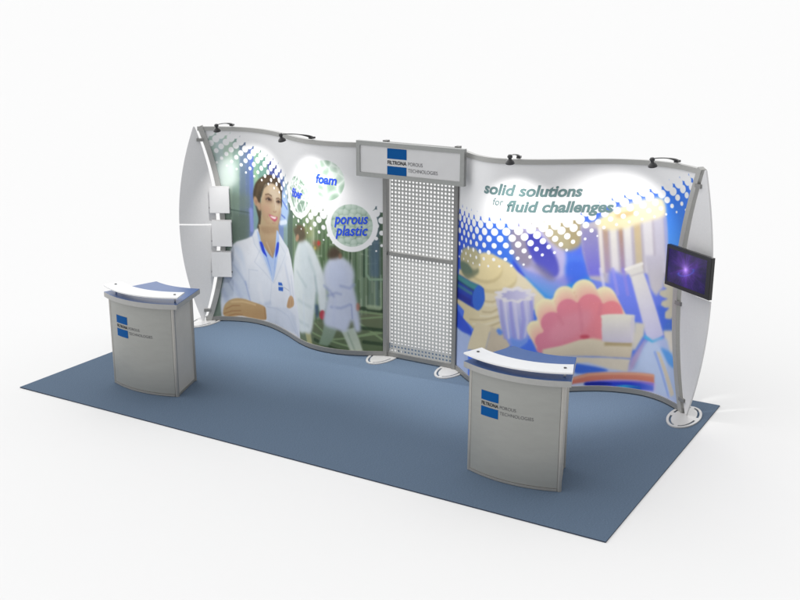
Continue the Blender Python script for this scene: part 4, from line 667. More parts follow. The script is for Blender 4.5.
('L',(160,158,215),0.012,[(0.779,0.923),(0.802,0.737),(0.831,0.557)],0.03,0.75),
('L',(222,218,238),0.012,[(0.818,0.927),(0.841,0.74),(0.87,0.56)],0.02,0.75),
('L',(150,148,222),0.012,[(0.869,0.931),(0.892,0.744),(0.921,0.563)],0.03,0.75),
('L',(214,210,240),0.012,[(0.912,0.933),(0.935,0.746),(0.964,0.565)],0.03,0.75),
('L',(158,155,225),0.012,[(0.98,0.936),(1.004,0.748),(0.984,0.566)],0.03,0.75),
('L',(210,206,238),0.012,[(1.019,0.936),(1.043,0.749),(1.023,0.566)],0.02,0.75),
('L',(150,150,225),0.012,[(1.069,0.937),(1.093,0.749),(1.074,0.567)],0.03,0.75),
('P',(228,224,230),0.005,[(1.12,1.0),(1.097,0.989),(1.066,0.981),(1.067,0.969),(1.078,0.952),(1.056,0.943),(1.014,0.945),(0.988,0.941),(0.974,0.926),(0.948,0.916),(0.915,0.923),(0.89,0.932),(0.86,0.926),(0.822,0.917),(0.798,0.924),(0.795,0.941),(0.78,0.949),(0.738,0.948),(0.713,0.954),(0.732,0.971),(0.751,0.985),(0.732,0.994),(0.712,1.006),(0.736,1.019),(0.777,1.027),(0.793,1.037),(0.794,1.054),(0.817,1.065),(0.856,1.062),(0.886,1.06),(0.91,1.072),(0.942,1.082),(0.969,1.073),(0.984,1.058),(1.01,1.056),(1.052,1.058),(1.074,1.049),(1.065,1.033),(1.064,1.021),(1.097,1.013)],1,None,None,1),
('P',(176,174,214),0.006,[(1.049,0.995),(1.035,0.987),(1.014,0.982),(1.015,0.975),(1.022,0.964),(1.007,0.959),(0.979,0.959),(0.962,0.957),(0.953,0.947),(0.936,0.941),(0.914,0.945),(0.898,0.951),(0.878,0.947),(0.853,0.942),(0.837,0.946),(0.836,0.957),(0.826,0.962),(0.798,0.961),(0.783,0.966),(0.795,0.976),(0.807,0.984),(0.795,0.99),(0.782,0.998),(0.797,1.006),(0.824,1.01),(0.834,1.016),(0.835,1.027),(0.85,1.034),(0.876,1.032),(0.895,1.03),(0.911,1.038),(0.932,1.044),(0.95,1.039),(0.96,1.03),(0.977,1.028),(1.005,1.03),(1.019,1.024),(1.013,1.014),(1.013,1.007),(1.034,1.002)],1,(206,202,232),[(0.808,1.023),(1.011,0.973)],1),
('P',(92,140,232),0.012,[(0.775,0.651),(0.806,0.601),(0.777,0.582),(0.745,0.624)],1,None,None,1),
('P',(110,150,235),0.02,[(0.88,0.561),(0.982,0.535),(1.053,0.582),(1.027,0.505),(0.927,0.456)],1,None,None,1),
('P',(242,234,190),0.012,[(1.093,0.556),(1.107,0.688),(1.206,0.883),(1.356,1.019),(1.58,1.053),(1.796,0.997),(1.925,0.893),(1.956,0.674),(1.7,0.633),(1.551,0.647),(1.424,0.61),(1.259,0.564)],1,None,None,1),
('P',(242,234,190),0.008,[(1.198,0.656),(1.195,0.63),(1.184,0.606),(1.168,0.588),(1.146,0.576),(1.121,0.572),(1.097,0.577),(1.074,0.589),(1.056,0.608),(1.044,0.631),(1.039,0.658),(1.042,0.684),(1.053,0.708),(1.069,0.726),(1.091,0.738),(1.115,0.742),(1.14,0.738),(1.162,0.726),(1.181,0.707),(1.193,0.683)],1,None,None,1),
('P',(242,234,190),0.008,[(1.327,0.845),(1.323,0.809),(1.309,0.777),(1.286,0.752),(1.256,0.736),(1.222,0.731),(1.188,0.737),(1.157,0.754),(1.132,0.781),(1.116,0.813),(1.109,0.849),(1.113,0.885),(1.127,0.917),(1.15,0.942),(1.18,0.958),(1.213,0.963),(1.247,0.957),(1.278,0.94),(1.303,0.913),(1.32,0.881)],1,None,None,1),
('P',(242,234,190),0.008,[(1.508,0.965),(1.505,0.929),(1.49,0.898),(1.467,0.873),(1.437,0.857),(1.403,0.852),(1.369,0.859),(1.337,0.876),(1.312,0.903),(1.295,0.935),(1.288,0.971),(1.292,1.006),(1.306,1.038),(1.329,1.063),(1.359,1.078),(1.393,1.083),(1.427,1.077),(1.458,1.059),(1.484,1.033),(1.501,1.001)],1,None,None,1),
('P',(242,234,190),0.008,[(1.706,1.011),(1.702,0.971),(1.687,0.934),(1.661,0.905),(1.627,0.887),(1.589,0.882),(1.55,0.889),(1.514,0.909),(1.485,0.939),(1.465,0.976),(1.457,1.016),(1.461,1.056),(1.477,1.092),(1.503,1.12),(1.537,1.138),(1.575,1.144),(1.614,1.136),(1.65,1.117),(1.679,1.088),(1.698,1.052)],1,None,None,1),
('P',(242,234,190),0.008,[(1.89,0.961),(1.886,0.925),(1.873,0.892),(1.851,0.865),(1.823,0.847),(1.79,0.841),(1.756,0.846),(1.725,0.862),(1.7,0.888),(1.683,0.921),(1.675,0.956),(1.679,0.992),(1.693,1.024),(1.715,1.049),(1.744,1.066),(1.777,1.072),(1.81,1.067),(1.841,1.051),(1.866,1.027),(1.882,0.996)],1,None,None,1),
('P',(242,234,190),0.008,[(1.968,0.826),(1.966,0.8),(1.956,0.775),(1.94,0.755),(1.919,0.742),(1.896,0.736),(1.872,0.739),(1.849,0.75),(1.831,0.768),(1.819,0.791),(1.814,0.817),(1.816,0.843),(1.826,0.867),(1.842,0.886),(1.862,0.899),(1.886,0.904),(1.91,0.902),(1.932,0.891),(1.95,0.874),(1.962,0.851)],1,None,None,1),
('P',(242,226,187),0.012,[(1.102,0.537),(1.116,0.669),(1.216,0.864),(1.366,1.0),(1.589,1.034),(1.805,0.978),(1.934,0.875),(1.965,0.655),(1.709,0.614),(1.561,0.627),(1.434,0.591),(1.268,0.545)],1,None,None,1),
('P',(242,226,187),0.008,[(1.21,0.639),(1.207,0.612),(1.196,0.589),(1.179,0.57),(1.158,0.559),(1.133,0.555),(1.109,0.559),(1.086,0.571),(1.068,0.59),(1.056,0.614),(1.051,0.64),(1.054,0.667),(1.064,0.69),(1.081,0.709),(1.102,0.721),(1.127,0.725),(1.151,0.72),(1.174,0.708),(1.192,0.689),(1.205,0.665)],1,None,None,1),
('P',(242,226,187),0.008,[(1.336,0.826),(1.333,0.79),(1.318,0.758),(1.295,0.733),(1.265,0.717),(1.232,0.712),(1.197,0.719),(1.166,0.736),(1.141,0.762),(1.125,0.794),(1.118,0.83),(1.122,0.866),(1.136,0.898),(1.159,0.923),(1.189,0.939),(1.222,0.944),(1.256,0.938),(1.287,0.921),(1.312,0.895),(1.329,0.862)],1,None,None,1),
('P',(242,226,187),0.008,[(1.513,0.947),(1.51,0.911),(1.495,0.88),(1.472,0.855),(1.442,0.839),(1.408,0.834),(1.374,0.841),(1.342,0.858),(1.317,0.885),(1.3,0.917),(1.293,0.953),(1.297,0.988),(1.311,1.02),(1.334,1.045),(1.364,1.06),(1.398,1.065),(1.432,1.059),(1.463,1.042),(1.489,1.015),(1.506,0.983)],1,None,None,1),
('P',(242,226,187),0.008,[(1.716,0.991),(1.712,0.951),(1.696,0.914),(1.67,0.885),(1.636,0.867),(1.598,0.861),(1.559,0.869),(1.523,0.888),(1.494,0.918),(1.474,0.955),(1.466,0.996),(1.47,1.036),(1.486,1.072),(1.513,1.1),(1.547,1.118),(1.585,1.124),(1.623,1.116),(1.659,1.097),(1.688,1.068),(1.707,1.032)],1,None,None,1),
('P',(242,226,187),0.008,[(1.9,0.941),(1.897,0.905),(1.884,0.872),(1.862,0.845),(1.833,0.828),(1.801,0.821),(1.767,0.826),(1.736,0.842),(1.711,0.868),(1.694,0.9),(1.686,0.936),(1.69,0.972),(1.703,1.004),(1.726,1.029),(1.755,1.046),(1.788,1.052),(1.821,1.047),(1.851,1.032),(1.876,1.008),(1.893,0.977)],1,None,None,1),
('P',(242,226,187),0.008,[(1.977,0.809),(1.975,0.783),(1.965,0.759),(1.949,0.739),(1.928,0.725),(1.905,0.719),(1.881,0.722),(1.858,0.733),(1.84,0.751),(1.828,0.774),(1.823,0.8),(1.825,0.826),(1.835,0.85),(1.851,0.869),(1.872,0.882),(1.895,0.888),(1.919,0.885),(1.941,0.875),(1.959,0.858),(1.972,0.835)],1,None,None,1),
('P',(241,218,183),0.012,[(1.111,0.518),(1.125,0.65),(1.225,0.845),(1.375,0.982),(1.599,1.016),(1.814,0.96),(1.943,0.857),(1.975,0.637),(1.718,0.595),(1.57,0.608),(1.443,0.571),(1.277,0.525)],1,None,None,1),
('P',(241,218,183),0.008,[(1.221,0.621),(1.219,0.595),(1.208,0.571),(1.191,0.553),(1.17,0.541),(1.145,0.537),(1.12,0.542),(1.098,0.554),(1.08,0.573),(1.067,0.597),(1.063,0.623),(1.066,0.649),(1.076,0.673),(1.093,0.692),(1.114,0.704),(1.139,0.708),(1.163,0.703),(1.186,0.691),(1.204,0.671),(1.217,0.647)],1,None,None,1),
('P',(241,218,183),0.008,[(1.346,0.807),(1.342,0.771),(1.328,0.739),(1.304,0.714),(1.274,0.698),(1.241,0.693),(1.207,0.7),(1.175,0.717),(1.15,0.743),(1.134,0.776),(1.127,0.811),(1.131,0.847),(1.145,0.879),(1.168,0.905),(1.198,0.92),(1.231,0.925),(1.265,0.919),(1.296,0.902),(1.322,0.876),(1.339,0.843)],1,None,None,1),
('P',(241,218,183),0.008,[(1.518,0.929),(1.515,0.893),(1.501,0.861),(1.477,0.836),(1.447,0.821),(1.413,0.816),(1.379,0.823),(1.347,0.84),(1.322,0.867),(1.305,0.899),(1.298,0.935),(1.302,0.97),(1.316,1.002),(1.339,1.027),(1.369,1.043),(1.403,1.047),(1.437,1.041),(1.468,1.024),(1.494,0.997),(1.511,0.965)],1,None,None,1),
('P',(241,218,183),0.008,[(1.725,0.971),(1.721,0.93),(1.706,0.894),(1.68,0.865),(1.646,0.847),(1.608,0.841),(1.569,0.848),(1.533,0.868),(1.503,0.898),(1.484,0.935),(1.476,0.976),(1.48,1.016),(1.496,1.052),(1.522,1.08),(1.556,1.098),(1.594,1.104),(1.633,1.096),(1.668,1.077),(1.697,1.048),(1.717,1.012)],1,None,None,1),
('P',(241,218,183),0.008,[(1.911,0.922),(1.908,0.886),(1.894,0.853),(1.872,0.826),(1.844,0.808),(1.811,0.801),(1.778,0.806),(1.747,0.822),(1.721,0.848),(1.704,0.88),(1.697,0.916),(1.7,0.952),(1.714,0.984),(1.737,1.009),(1.766,1.026),(1.798,1.032),(1.832,1.028),(1.862,1.013),(1.887,0.988),(1.904,0.957)],1,None,None,1),
('P',(241,218,183),0.008,[(1.986,0.793),(1.984,0.767),(1.974,0.742),(1.958,0.722),(1.937,0.708),(1.914,0.702),(1.89,0.705),(1.867,0.716),(1.849,0.734),(1.837,0.757),(1.832,0.783),(1.834,0.809),(1.844,0.833),(1.86,0.853),(1.881,0.866),(1.904,0.871),(1.928,0.869),(1.95,0.858),(1.968,0.841),(1.981,0.819)],1,None,None,1),
('L',(226,176,150),0.016,[(1.19,0.783),(1.223,0.692)],0.02,0.6),
('L',(226,176,150),0.016,[(1.306,0.936),(1.339,0.845)],0.02,0.6),
('L',(226,176,150),0.016,[(1.488,1.014),(1.522,0.923)],0.02,0.6),
('L',(226,176,150),0.016,[(1.701,0.999),(1.735,0.909)],0.02,0.6),
('L',(226,176,150),0.016,[(1.854,0.915),(1.887,0.826)],0.02,0.6),
('P',(241,210,180),0.012,[(1.12,0.499),(1.134,0.631),(1.234,0.826),(1.384,0.963),(1.608,0.997),(1.823,0.942),(1.952,0.839),(1.984,0.619),(1.728,0.576),(1.58,0.589),(1.453,0.552),(1.286,0.506)],1,None,None,1),
('P',(241,210,180),0.008,[(1.233,0.603),(1.231,0.577),(1.22,0.554),(1.203,0.535),(1.181,0.523),(1.157,0.519),(1.132,0.524),(1.109,0.536),(1.091,0.555),(1.079,0.579),(1.074,0.606),(1.077,0.632),(1.088,0.656),(1.104,0.674),(1.126,0.686),(1.15,0.69),(1.175,0.685),(1.198,0.673),(1.216,0.654),(1.228,0.63)],1,None,None,1),
('P',(241,210,180),0.008,[(1.355,0.788),(1.351,0.752),(1.337,0.72),(1.314,0.695),(1.284,0.679),(1.25,0.674),(1.216,0.681),(1.185,0.698),(1.159,0.724),(1.143,0.757),(1.136,0.793),(1.14,0.828),(1.154,0.861),(1.177,0.886),(1.207,0.902),(1.24,0.907),(1.274,0.9),(1.305,0.883),(1.331,0.857),(1.348,0.824)],1,None,None,1),
('P',(241,210,180),0.008,[(1.523,0.911),(1.52,0.875),(1.506,0.843),(1.482,0.818),(1.452,0.803),(1.418,0.798),(1.384,0.805),(1.352,0.822),(1.327,0.848),(1.31,0.881),(1.303,0.917),(1.307,0.953),(1.321,0.984),(1.344,1.009),(1.374,1.025),(1.408,1.029),(1.442,1.023),(1.473,1.006),(1.499,0.98),(1.516,0.947)],1,None,None,1),
('P',(241,210,180),0.008,[(1.734,0.951),(1.73,0.91),(1.715,0.874),(1.689,0.845),(1.655,0.826),(1.617,0.821),(1.578,0.828),(1.542,0.848),(1.513,0.878),(1.493,0.915),(1.485,0.956),(1.489,0.996),(1.505,1.032),(1.531,1.06),(1.565,1.078),(1.603,1.083),(1.642,1.076),(1.678,1.057),(1.707,1.028),(1.726,0.992)],1,None,None,1),
('P',(241,210,180),0.008,[(1.921,0.903),(1.918,0.867),(1.905,0.833),(1.883,0.806),(1.854,0.788),(1.822,0.781),(1.788,0.786),(1.758,0.802),(1.732,0.828),(1.715,0.86),(1.708,0.896),(1.711,0.932),(1.725,0.964),(1.747,0.99),(1.776,1.006),(1.809,1.013),(1.842,1.008),(1.872,0.993),(1.897,0.969),(1.914,0.938)],1,None,None,1),
('P',(241,210,180),0.008,[(1.995,0.776),(1.993,0.75),(1.983,0.726),(1.967,0.705),(1.947,0.692),(1.923,0.686),(1.899,0.688),(1.877,0.699),(1.858,0.717),(1.846,0.74),(1.841,0.766),(1.843,0.792),(1.853,0.816),(1.869,0.836),(1.89,0.849),(1.913,0.855),(1.937,0.852),(1.959,0.842),(1.977,0.825),(1.99,0.802)],1,None,None,1),
('P',(241,202,177),0.012,[(1.129,0.48),(1.144,0.612),(1.243,0.807),(1.393,0.944),(1.617,0.978),(1.832,0.924),(1.961,0.821),(1.993,0.601),(1.737,0.557),(1.589,0.57),(1.462,0.533),(1.296,0.487)],1,None,None,1),
('P',(241,202,177),0.008,[(1.245,0.586),(1.242,0.559),(1.232,0.536),(1.215,0.517),(1.193,0.505),(1.169,0.502),(1.144,0.506),(1.121,0.519),(1.103,0.538),(1.091,0.562),(1.086,0.588),(1.089,0.615),(1.099,0.638),(1.116,0.657),(1.138,0.669),(1.162,0.673),(1.187,0.668),(1.21,0.655),(1.228,0.636),(1.24,0.612)],1,None,None,1),
('P',(241,202,177),0.008,[(1.364,0.769),(1.36,0.733),(1.346,0.701),(1.323,0.676),(1.293,0.66),(1.259,0.655),(1.225,0.662),(1.194,0.679),(1.168,0.705),(1.152,0.738),(1.145,0.774),(1.149,0.81),(1.163,0.842),(1.186,0.867),(1.216,0.883),(1.249,0.888),(1.283,0.882),(1.315,0.864),(1.34,0.838),(1.357,0.805)],1,None,None,1),
('P',(241,202,177),0.008,[(1.529,0.893),(1.525,0.857),(1.511,0.825),(1.488,0.8),(1.457,0.785),(1.423,0.78),(1.389,0.787),(1.357,0.804),(1.332,0.83),(1.315,0.863),(1.308,0.899),(1.312,0.935),(1.326,0.966),(1.349,0.991),(1.379,1.007),(1.413,1.012),(1.447,1.005),(1.478,0.988),(1.504,0.962),(1.521,0.929)],1,None,None,1),
('P',(241,202,177),0.008,[(1.744,0.931),(1.74,0.89),(1.724,0.854),(1.698,0.824),(1.665,0.806),(1.626,0.8),(1.587,0.808),(1.551,0.827),(1.522,0.857),(1.503,0.895),(1.494,0.935),(1.499,0.976),(1.515,1.012),(1.541,1.04),(1.575,1.058),(1.613,1.063),(1.652,1.056),(1.687,1.037),(1.716,1.008),(1.735,0.972)],1,None,None,1),
('P',(241,202,177),0.008,[(1.932,0.883),(1.929,0.847),(1.916,0.814),(1.894,0.787),(1.865,0.769),(1.832,0.761),(1.799,0.766),(1.768,0.782),(1.743,0.808),(1.726,0.84),(1.719,0.876),(1.722,0.912),(1.736,0.944),(1.758,0.97),(1.787,0.986),(1.82,0.993),(1.853,0.989),(1.883,0.974),(1.908,0.95),(1.925,0.919)],1,None,None,1),
('P',(241,202,177),0.008,[(2.004,0.76),(2.002,0.734),(1.992,0.709),(1.976,0.689),(1.956,0.675),(1.932,0.669),(1.908,0.671),(1.886,0.682),(1.868,0.7),(1.855,0.723),(1.85,0.749),(1.852,0.775),(1.862,0.799),(1.878,0.819),(1.899,0.832),(1.922,0.838),(1.946,0.836),(1.968,0.825),(1.987,0.808),(1.999,0.786)],1,None,None,1),
('L',(226,176,150),0.016,[(1.206,0.748),(1.239,0.657)],0.02,0.6),
('L',(226,176,150),0.016,[(1.321,0.902),(1.355,0.81)],0.02,0.6),
('L',(226,176,150),0.016,[(1.504,0.979),(1.538,0.888)],0.02,0.6),
('L',(226,176,150),0.016,[(1.717,0.965),(1.751,0.875)],0.02,0.6),
('L',(226,176,150),0.016,[(1.869,0.881),(1.903,0.792)],0.02,0.6),
('P',(240,195,174),0.012,[(1.138,0.461),(1.153,0.593),(1.252,0.789),(1.403,0.925),(1.627,0.959),(1.841,0.905),(1.97,0.803),(2.002,0.583),(1.746,0.538),(1.598,0.551),(1.471,0.514),(1.305,0.468)],1,None,None,1),
('P',(240,195,174),0.008,[(1.257,0.568),(1.254,0.542),(1.244,0.518),(1.227,0.499),(1.205,0.488),(1.181,0.484),(1.156,0.489),(1.133,0.501),(1.115,0.52),(1.103,0.544),(1.098,0.571),(1.101,0.597),(1.111,0.621),(1.128,0.639),(1.149,0.651),(1.174,0.655),(1.199,0.65),(1.221,0.638),(1.24,0.619),(1.252,0.595)],1,None,None,1),
('P',(240,195,174),0.008,[(1.374,0.75),(1.37,0.714),(1.355,0.682),(1.332,0.657),(1.302,0.641),(1.268,0.636),(1.234,0.643),(1.203,0.66),(1.177,0.686),(1.161,0.719),(1.154,0.755),(1.158,0.791),(1.172,0.823),(1.195,0.848),(1.225,0.864),(1.258,0.869),(1.293,0.863),(1.324,0.846),(1.349,0.819),(1.366,0.786)],1,None,None,1),
('P',(240,195,174),0.008,[(1.534,0.875),(1.53,0.839),(1.516,0.807),(1.493,0.782),(1.463,0.766),(1.429,0.762),(1.394,0.769),(1.362,0.786),(1.337,0.812),(1.32,0.845),(1.313,0.881),(1.317,0.917),(1.331,0.948),(1.354,0.973),(1.384,0.989),(1.418,0.994),(1.452,0.987),(1.484,0.97),(1.509,0.944),(1.526,0.911)],1,None,None,1),
('P',(240,195,174),0.008,[(1.753,0.911),(1.749,0.87),(1.734,0.833),(1.708,0.804),(1.674,0.786),(1.636,0.78),(1.597,0.787),(1.561,0.807),(1.532,0.837),(1.512,0.874),(1.504,0.915),(1.508,0.956),(1.524,0.992),(1.55,1.02),(1.584,1.038),(1.622,1.043),(1.661,1.036),(1.696,1.017),(1.725,0.988),(1.745,0.952)],1,None,None,1),
('P',(240,195,174),0.008,[(1.942,0.864),(1.939,0.828),(1.926,0.795),(1.904,0.767),(1.876,0.749),(1.843,0.742),(1.81,0.746),(1.779,0.762),(1.754,0.787),(1.737,0.82),(1.729,0.856),(1.733,0.892),(1.746,0.924),(1.769,0.95),(1.798,0.967),(1.83,0.973),(1.863,0.969),(1.894,0.954),(1.918,0.93),(1.935,0.899)],1,None,None,1),
('P',(240,195,174),0.008,[(2.013,0.744),(2.011,0.717),(2.002,0.693),(1.986,0.672),(1.965,0.658),(1.941,0.652),(1.917,0.655),(1.895,0.665),(1.877,0.683),(1.864,0.706),(1.859,0.732),(1.861,0.758),(1.871,0.783),(1.887,0.802),(1.908,0.816),(1.931,0.821),(1.955,0.819),(1.977,0.809),(1.996,0.792),(2.008,0.769)],1,None,None,1),
('P',(240,187,170),0.012,[(1.147,0.442),(1.162,0.574),(1.261,0.77),(1.412,0.906),(1.636,0.941),(1.851,0.887),(1.979,0.785),(2.012,0.565),(1.756,0.52),(1.608,0.532),(1.481,0.494),(1.314,0.448)],1,None,None,1),
('P',(240,187,170),0.008,[(1.269,0.55),(1.266,0.524),(1.256,0.5),(1.239,0.482),(1.217,0.47),(1.193,0.466),(1.168,0.471),(1.145,0.484),(1.127,0.503),(1.114,0.527),(1.109,0.553),(1.112,0.58),(1.123,0.603),(1.14,0.622),(1.161,0.634),(1.186,0.637),(1.211,0.633),(1.233,0.62),(1.252,0.601),(1.264,0.577)],1,None,None,1),
('P',(240,187,170),0.008,[(1.383,0.731),(1.379,0.695),(1.365,0.663),(1.341,0.638),(1.311,0.622),(1.277,0.617),(1.243,0.624),(1.212,0.641),(1.187,0.667),(1.17,0.7),(1.163,0.736),(1.167,0.772),(1.181,0.804),(1.204,0.83),(1.234,0.845),(1.268,0.85),(1.302,0.844),(1.333,0.827),(1.359,0.8),(1.376,0.767)],1,None,None,1),
('P',(240,187,170),0.008,[(1.539,0.857),(1.535,0.821),(1.521,0.789),(1.498,0.764),(1.468,0.748),(1.434,0.744),(1.399,0.75),(1.368,0.768),(1.342,0.794),(1.325,0.827),(1.318,0.863),(1.322,0.899),(1.336,0.931),(1.359,0.955),(1.389,0.971),(1.423,0.976),(1.457,0.969),(1.489,0.952),(1.514,0.926),(1.532,0.893)],1,None,None,1),
('P',(240,187,170),0.008,[(1.762,0.891),(1.758,0.85),(1.743,0.813),(1.717,0.784),(1.684,0.765),(1.645,0.76),(1.606,0.767),(1.57,0.787),(1.541,0.817),(1.521,0.854),(1.513,0.895),(1.517,0.935),(1.533,0.971),(1.56,1.0),(1.593,1.018),(1.632,1.023),(1.67,1.016),(1.706,0.997),(1.735,0.968),(1.754,0.932)],1,None,None,1),
('P',(240,187,170),0.008,[(1.953,0.845),(1.95,0.809),(1.937,0.775),(1.915,0.748),(1.886,0.729),(1.854,0.722),(1.82,0.726),(1.79,0.742),(1.764,0.767),(1.747,0.8),(1.74,0.836),(1.743,0.872),(1.757,0.904),(1.779,0.93),(1.808,0.947),(1.841,0.954),(1.874,0.95),(1.904,0.935),(1.929,0.911),(1.946,0.88)],1,None,None,1),
('P',(240,187,170),0.008,[(2.022,0.727),(2.02,0.701),(2.011,0.676),(1.995,0.656),(1.974,0.642),(1.95,0.636),(1.926,0.638),(1.904,0.649),(1.886,0.666),(1.873,0.689),(1.868,0.715),(1.87,0.742),(1.88,0.766),(1.896,0.786),(1.917,0.799),(1.94,0.805),(1.964,0.802),(1.987,0.792),(2.005,0.775),(2.017,0.753)],1,None,None,1),
('P',(240,180,170),0.012,[(1.156,0.423),(1.171,0.555),(1.27,0.751),(1.421,0.887),(1.645,0.922),(1.86,0.869),(1.989,0.767),(2.021,0.547),(1.765,0.501),(1.617,0.512),(1.49,0.475),(1.324,0.429)],1,None,None,1),
('P',(240,180,170),0.008,[(1.281,0.533),(1.278,0.506),(1.268,0.482),(1.251,0.464),(1.229,0.452),(1.204,0.448),(1.18,0.453),(1.157,0.466),(1.138,0.485),(1.126,0.509),(1.121,0.536),(1.124,0.562),(1.135,0.586),(1.151,0.604),(1.173,0.616),(1.198,0.62),(1.222,0.615),(1.245,0.603),(1.264,0.583),(1.276,0.559)],1,None,None,1),
('P',(240,180,170),0.008,[(1.392,0.712),(1.388,0.676),(1.374,0.644),(1.351,0.619),(1.321,0.603),(1.287,0.598),(1.252,0.605),(1.221,0.622),(1.196,0.648),(1.179,0.681),(1.172,0.717),(1.176,0.753),(1.19,0.785),(1.213,0.811),(1.243,0.827),(1.277,0.832),(1.311,0.825),(1.342,0.808),(1.368,0.781),(1.385,0.748)],1,None,None,1),
('P',(240,180,170),0.008,[(1.544,0.839),(1.54,0.803),(1.526,0.771),(1.503,0.746),(1.473,0.73),(1.439,0.725),(1.404,0.732),(1.373,0.75),(1.347,0.776),(1.33,0.809),(1.323,0.845),(1.327,0.881),(1.341,0.913),(1.364,0.937),(1.394,0.953),(1.428,0.958),(1.462,0.951),(1.494,0.934),(1.519,0.908),(1.537,0.875)],1,None,None,1),
('P',(240,180,170),0.008,[(1.772,0.871),(1.768,0.83),(1.752,0.793),(1.727,0.764),(1.693,0.745),(1.655,0.739),(1.616,0.746),(1.58,0.766),(1.551,0.796),(1.531,0.834),(1.523,0.874),(1.527,0.915),(1.543,0.951),(1.569,0.98),(1.603,0.997),(1.641,1.003),(1.68,0.996),(1.715,0.977),(1.744,0.948),(1.763,0.912)],1,None,None,1),
('P',(240,180,170),0.008,[(1.964,0.825),(1.961,0.789),(1.947,0.756),(1.925,0.728),(1.897,0.71),(1.864,0.702),(1.831,0.706),(1.8,0.722),(1.775,0.747),(1.758,0.78),(1.751,0.816),(1.754,0.851),(1.768,0.884),(1.79,0.91),(1.819,0.927),(1.851,0.934),(1.884,0.93),(1.915,0.916),(1.939,0.892),(1.956,0.861)],1,None,None,1),
('P',(240,180,170),0.008,[(2.032,0.711),(2.029,0.684),(2.02,0.66),(2.004,0.639),(1.983,0.625),(1.959,0.619),(1.935,0.621),(1.913,0.632),(1.895,0.649),(1.883,0.672),(1.877,0.698),(1.88,0.725),(1.889,0.749),(1.905,0.769),(1.926,0.782),(1.95,0.788),(1.974,0.786),(1.996,0.776),(2.014,0.759),(2.026,0.736)],1,None,None,1),
('P',(218,128,152),0.008,[(1.28,0.533),(1.277,0.507),(1.267,0.485),(1.25,0.467),(1.228,0.456),(1.204,0.453),(1.18,0.457),(1.158,0.469),(1.14,0.487),(1.128,0.51),(1.123,0.536),(1.126,0.561),(1.136,0.583),(1.152,0.601),(1.174,0.612),(1.198,0.616),(1.222,0.611),(1.244,0.599),(1.263,0.581),(1.275,0.558)],1,None,None,1),
('P',(220,129,151),0.008,[(1.39,0.712),(1.386,0.678),(1.372,0.647),(1.349,0.623),(1.32,0.608),(1.286,0.604),(1.253,0.61),(1.222,0.626),(1.197,0.652),(1.181,0.683),(1.174,0.717),(1.178,0.752),(1.192,0.782),(1.215,0.806),(1.244,0.821),(1.277,0.826),(1.31,0.82),(1.341,0.803),(1.366,0.778),(1.383,0.747)],1,None,None,1),
('P',(224,130,149),0.008,[(1.542,0.839),(1.538,0.805),(1.524,0.774),(1.501,0.75),(1.472,0.735),(1.438,0.731),(1.405,0.737),(1.374,0.754),(1.349,0.779),(1.332,0.811),(1.325,0.845),(1.329,0.879),(1.343,0.909),(1.366,0.933),(1.395,0.948),(1.428,0.952),(1.462,0.946),(1.493,0.929),(1.518,0.904),(1.535,0.873)],1,None,None,1),
('P',(230,132,146),0.008,[(1.769,0.871),(1.765,0.832),(1.75,0.797),(1.725,0.769),(1.692,0.751),(1.655,0.746),(1.616,0.752),(1.581,0.771),(1.552,0.8),(1.533,0.835),(1.525,0.874),(1.529,0.913),(1.545,0.948),(1.571,0.975),(1.604,0.992),(1.641,0.997),(1.679,0.99),(1.714,0.972),(1.742,0.945),(1.761,0.91)],1,None,None,1),
('P',(235,134,142),0.008,[(1.962,0.825),(1.958,0.791),(1.946,0.759),(1.924,0.733),(1.896,0.715),(1.864,0.708),(1.831,0.712),(1.801,0.726),(1.777,0.751),(1.76,0.781),(1.753,0.816),(1.756,0.85),(1.77,0.881),(1.791,0.906),(1.82,0.922),(1.852,0.929),(1.884,0.925),(1.914,0.911),(1.938,0.888),(1.954,0.859)],1,None,None,1),
('P',(236,134,142),0.008,[(2.03,0.711),(2.028,0.685),(2.018,0.662),(2.003,0.642),(1.982,0.629),(1.959,0.623),(1.936,0.625),(1.914,0.635),(1.896,0.652),(1.884,0.674),(1.879,0.698),(1.881,0.724),(1.891,0.747),(1.906,0.766),(1.927,0.779),(1.95,0.784),(1.973,0.782),(1.995,0.773),(2.013,0.756),(2.025,0.735)],1,None,None,1),
('P',(218,128,152),0.008,[(1.156,0.423),(1.171,0.555),(1.27,0.751),(1.421,0.887),(1.645,0.922),(1.86,0.869),(1.989,0.767),(2.021,0.547),(1.765,0.501),(1.617,0.512),(1.49,0.475),(1.324,0.429)],1,(236,134,142),[(1.216,0.646),(1.893,0.79)],1),
('P',(226,150,168),0.05,[(1.249,0.564),(1.321,0.724),(1.503,0.82),(1.67,0.816),(1.611,0.635),(1.369,0.52)],1,None,None,0.6),
('L',(204,112,134),0.03,[(1.539,0.899),(1.565,0.758),(1.581,0.636)],0.03,0.35),
('L',(204,112,134),0.03,[(1.754,0.886),(1.74,0.795)],0.03,0.35),
('L',(204,112,134),0.03,[(1.348,0.774),(1.39,0.702)],0.03,0.35),
('P',(226,196,172),0.014,[(1.4,0.483),(1.562,0.532),(1.687,0.552),(1.785,0.537),(1.803,0.43),(1.388,0.437)],0,None,None,1),
('P',(196,70,90),0.012,[(1.66,0.565),(1.658,0.558),(1.651,0.552),(1.641,0.548),(1.628,0.545),(1.613,0.544),(1.599,0.546),(1.585,0.549),(1.574,0.554),(1.567,0.56),(1.565,0.567),(1.567,0.573),(1.573,0.579),(1.583,0.584),(1.596,0.586),(1.611,0.587),(1.626,0.586),(1.639,0.582),(1.65,0.577),(1.657,0.571)],1,None,None,0.9),
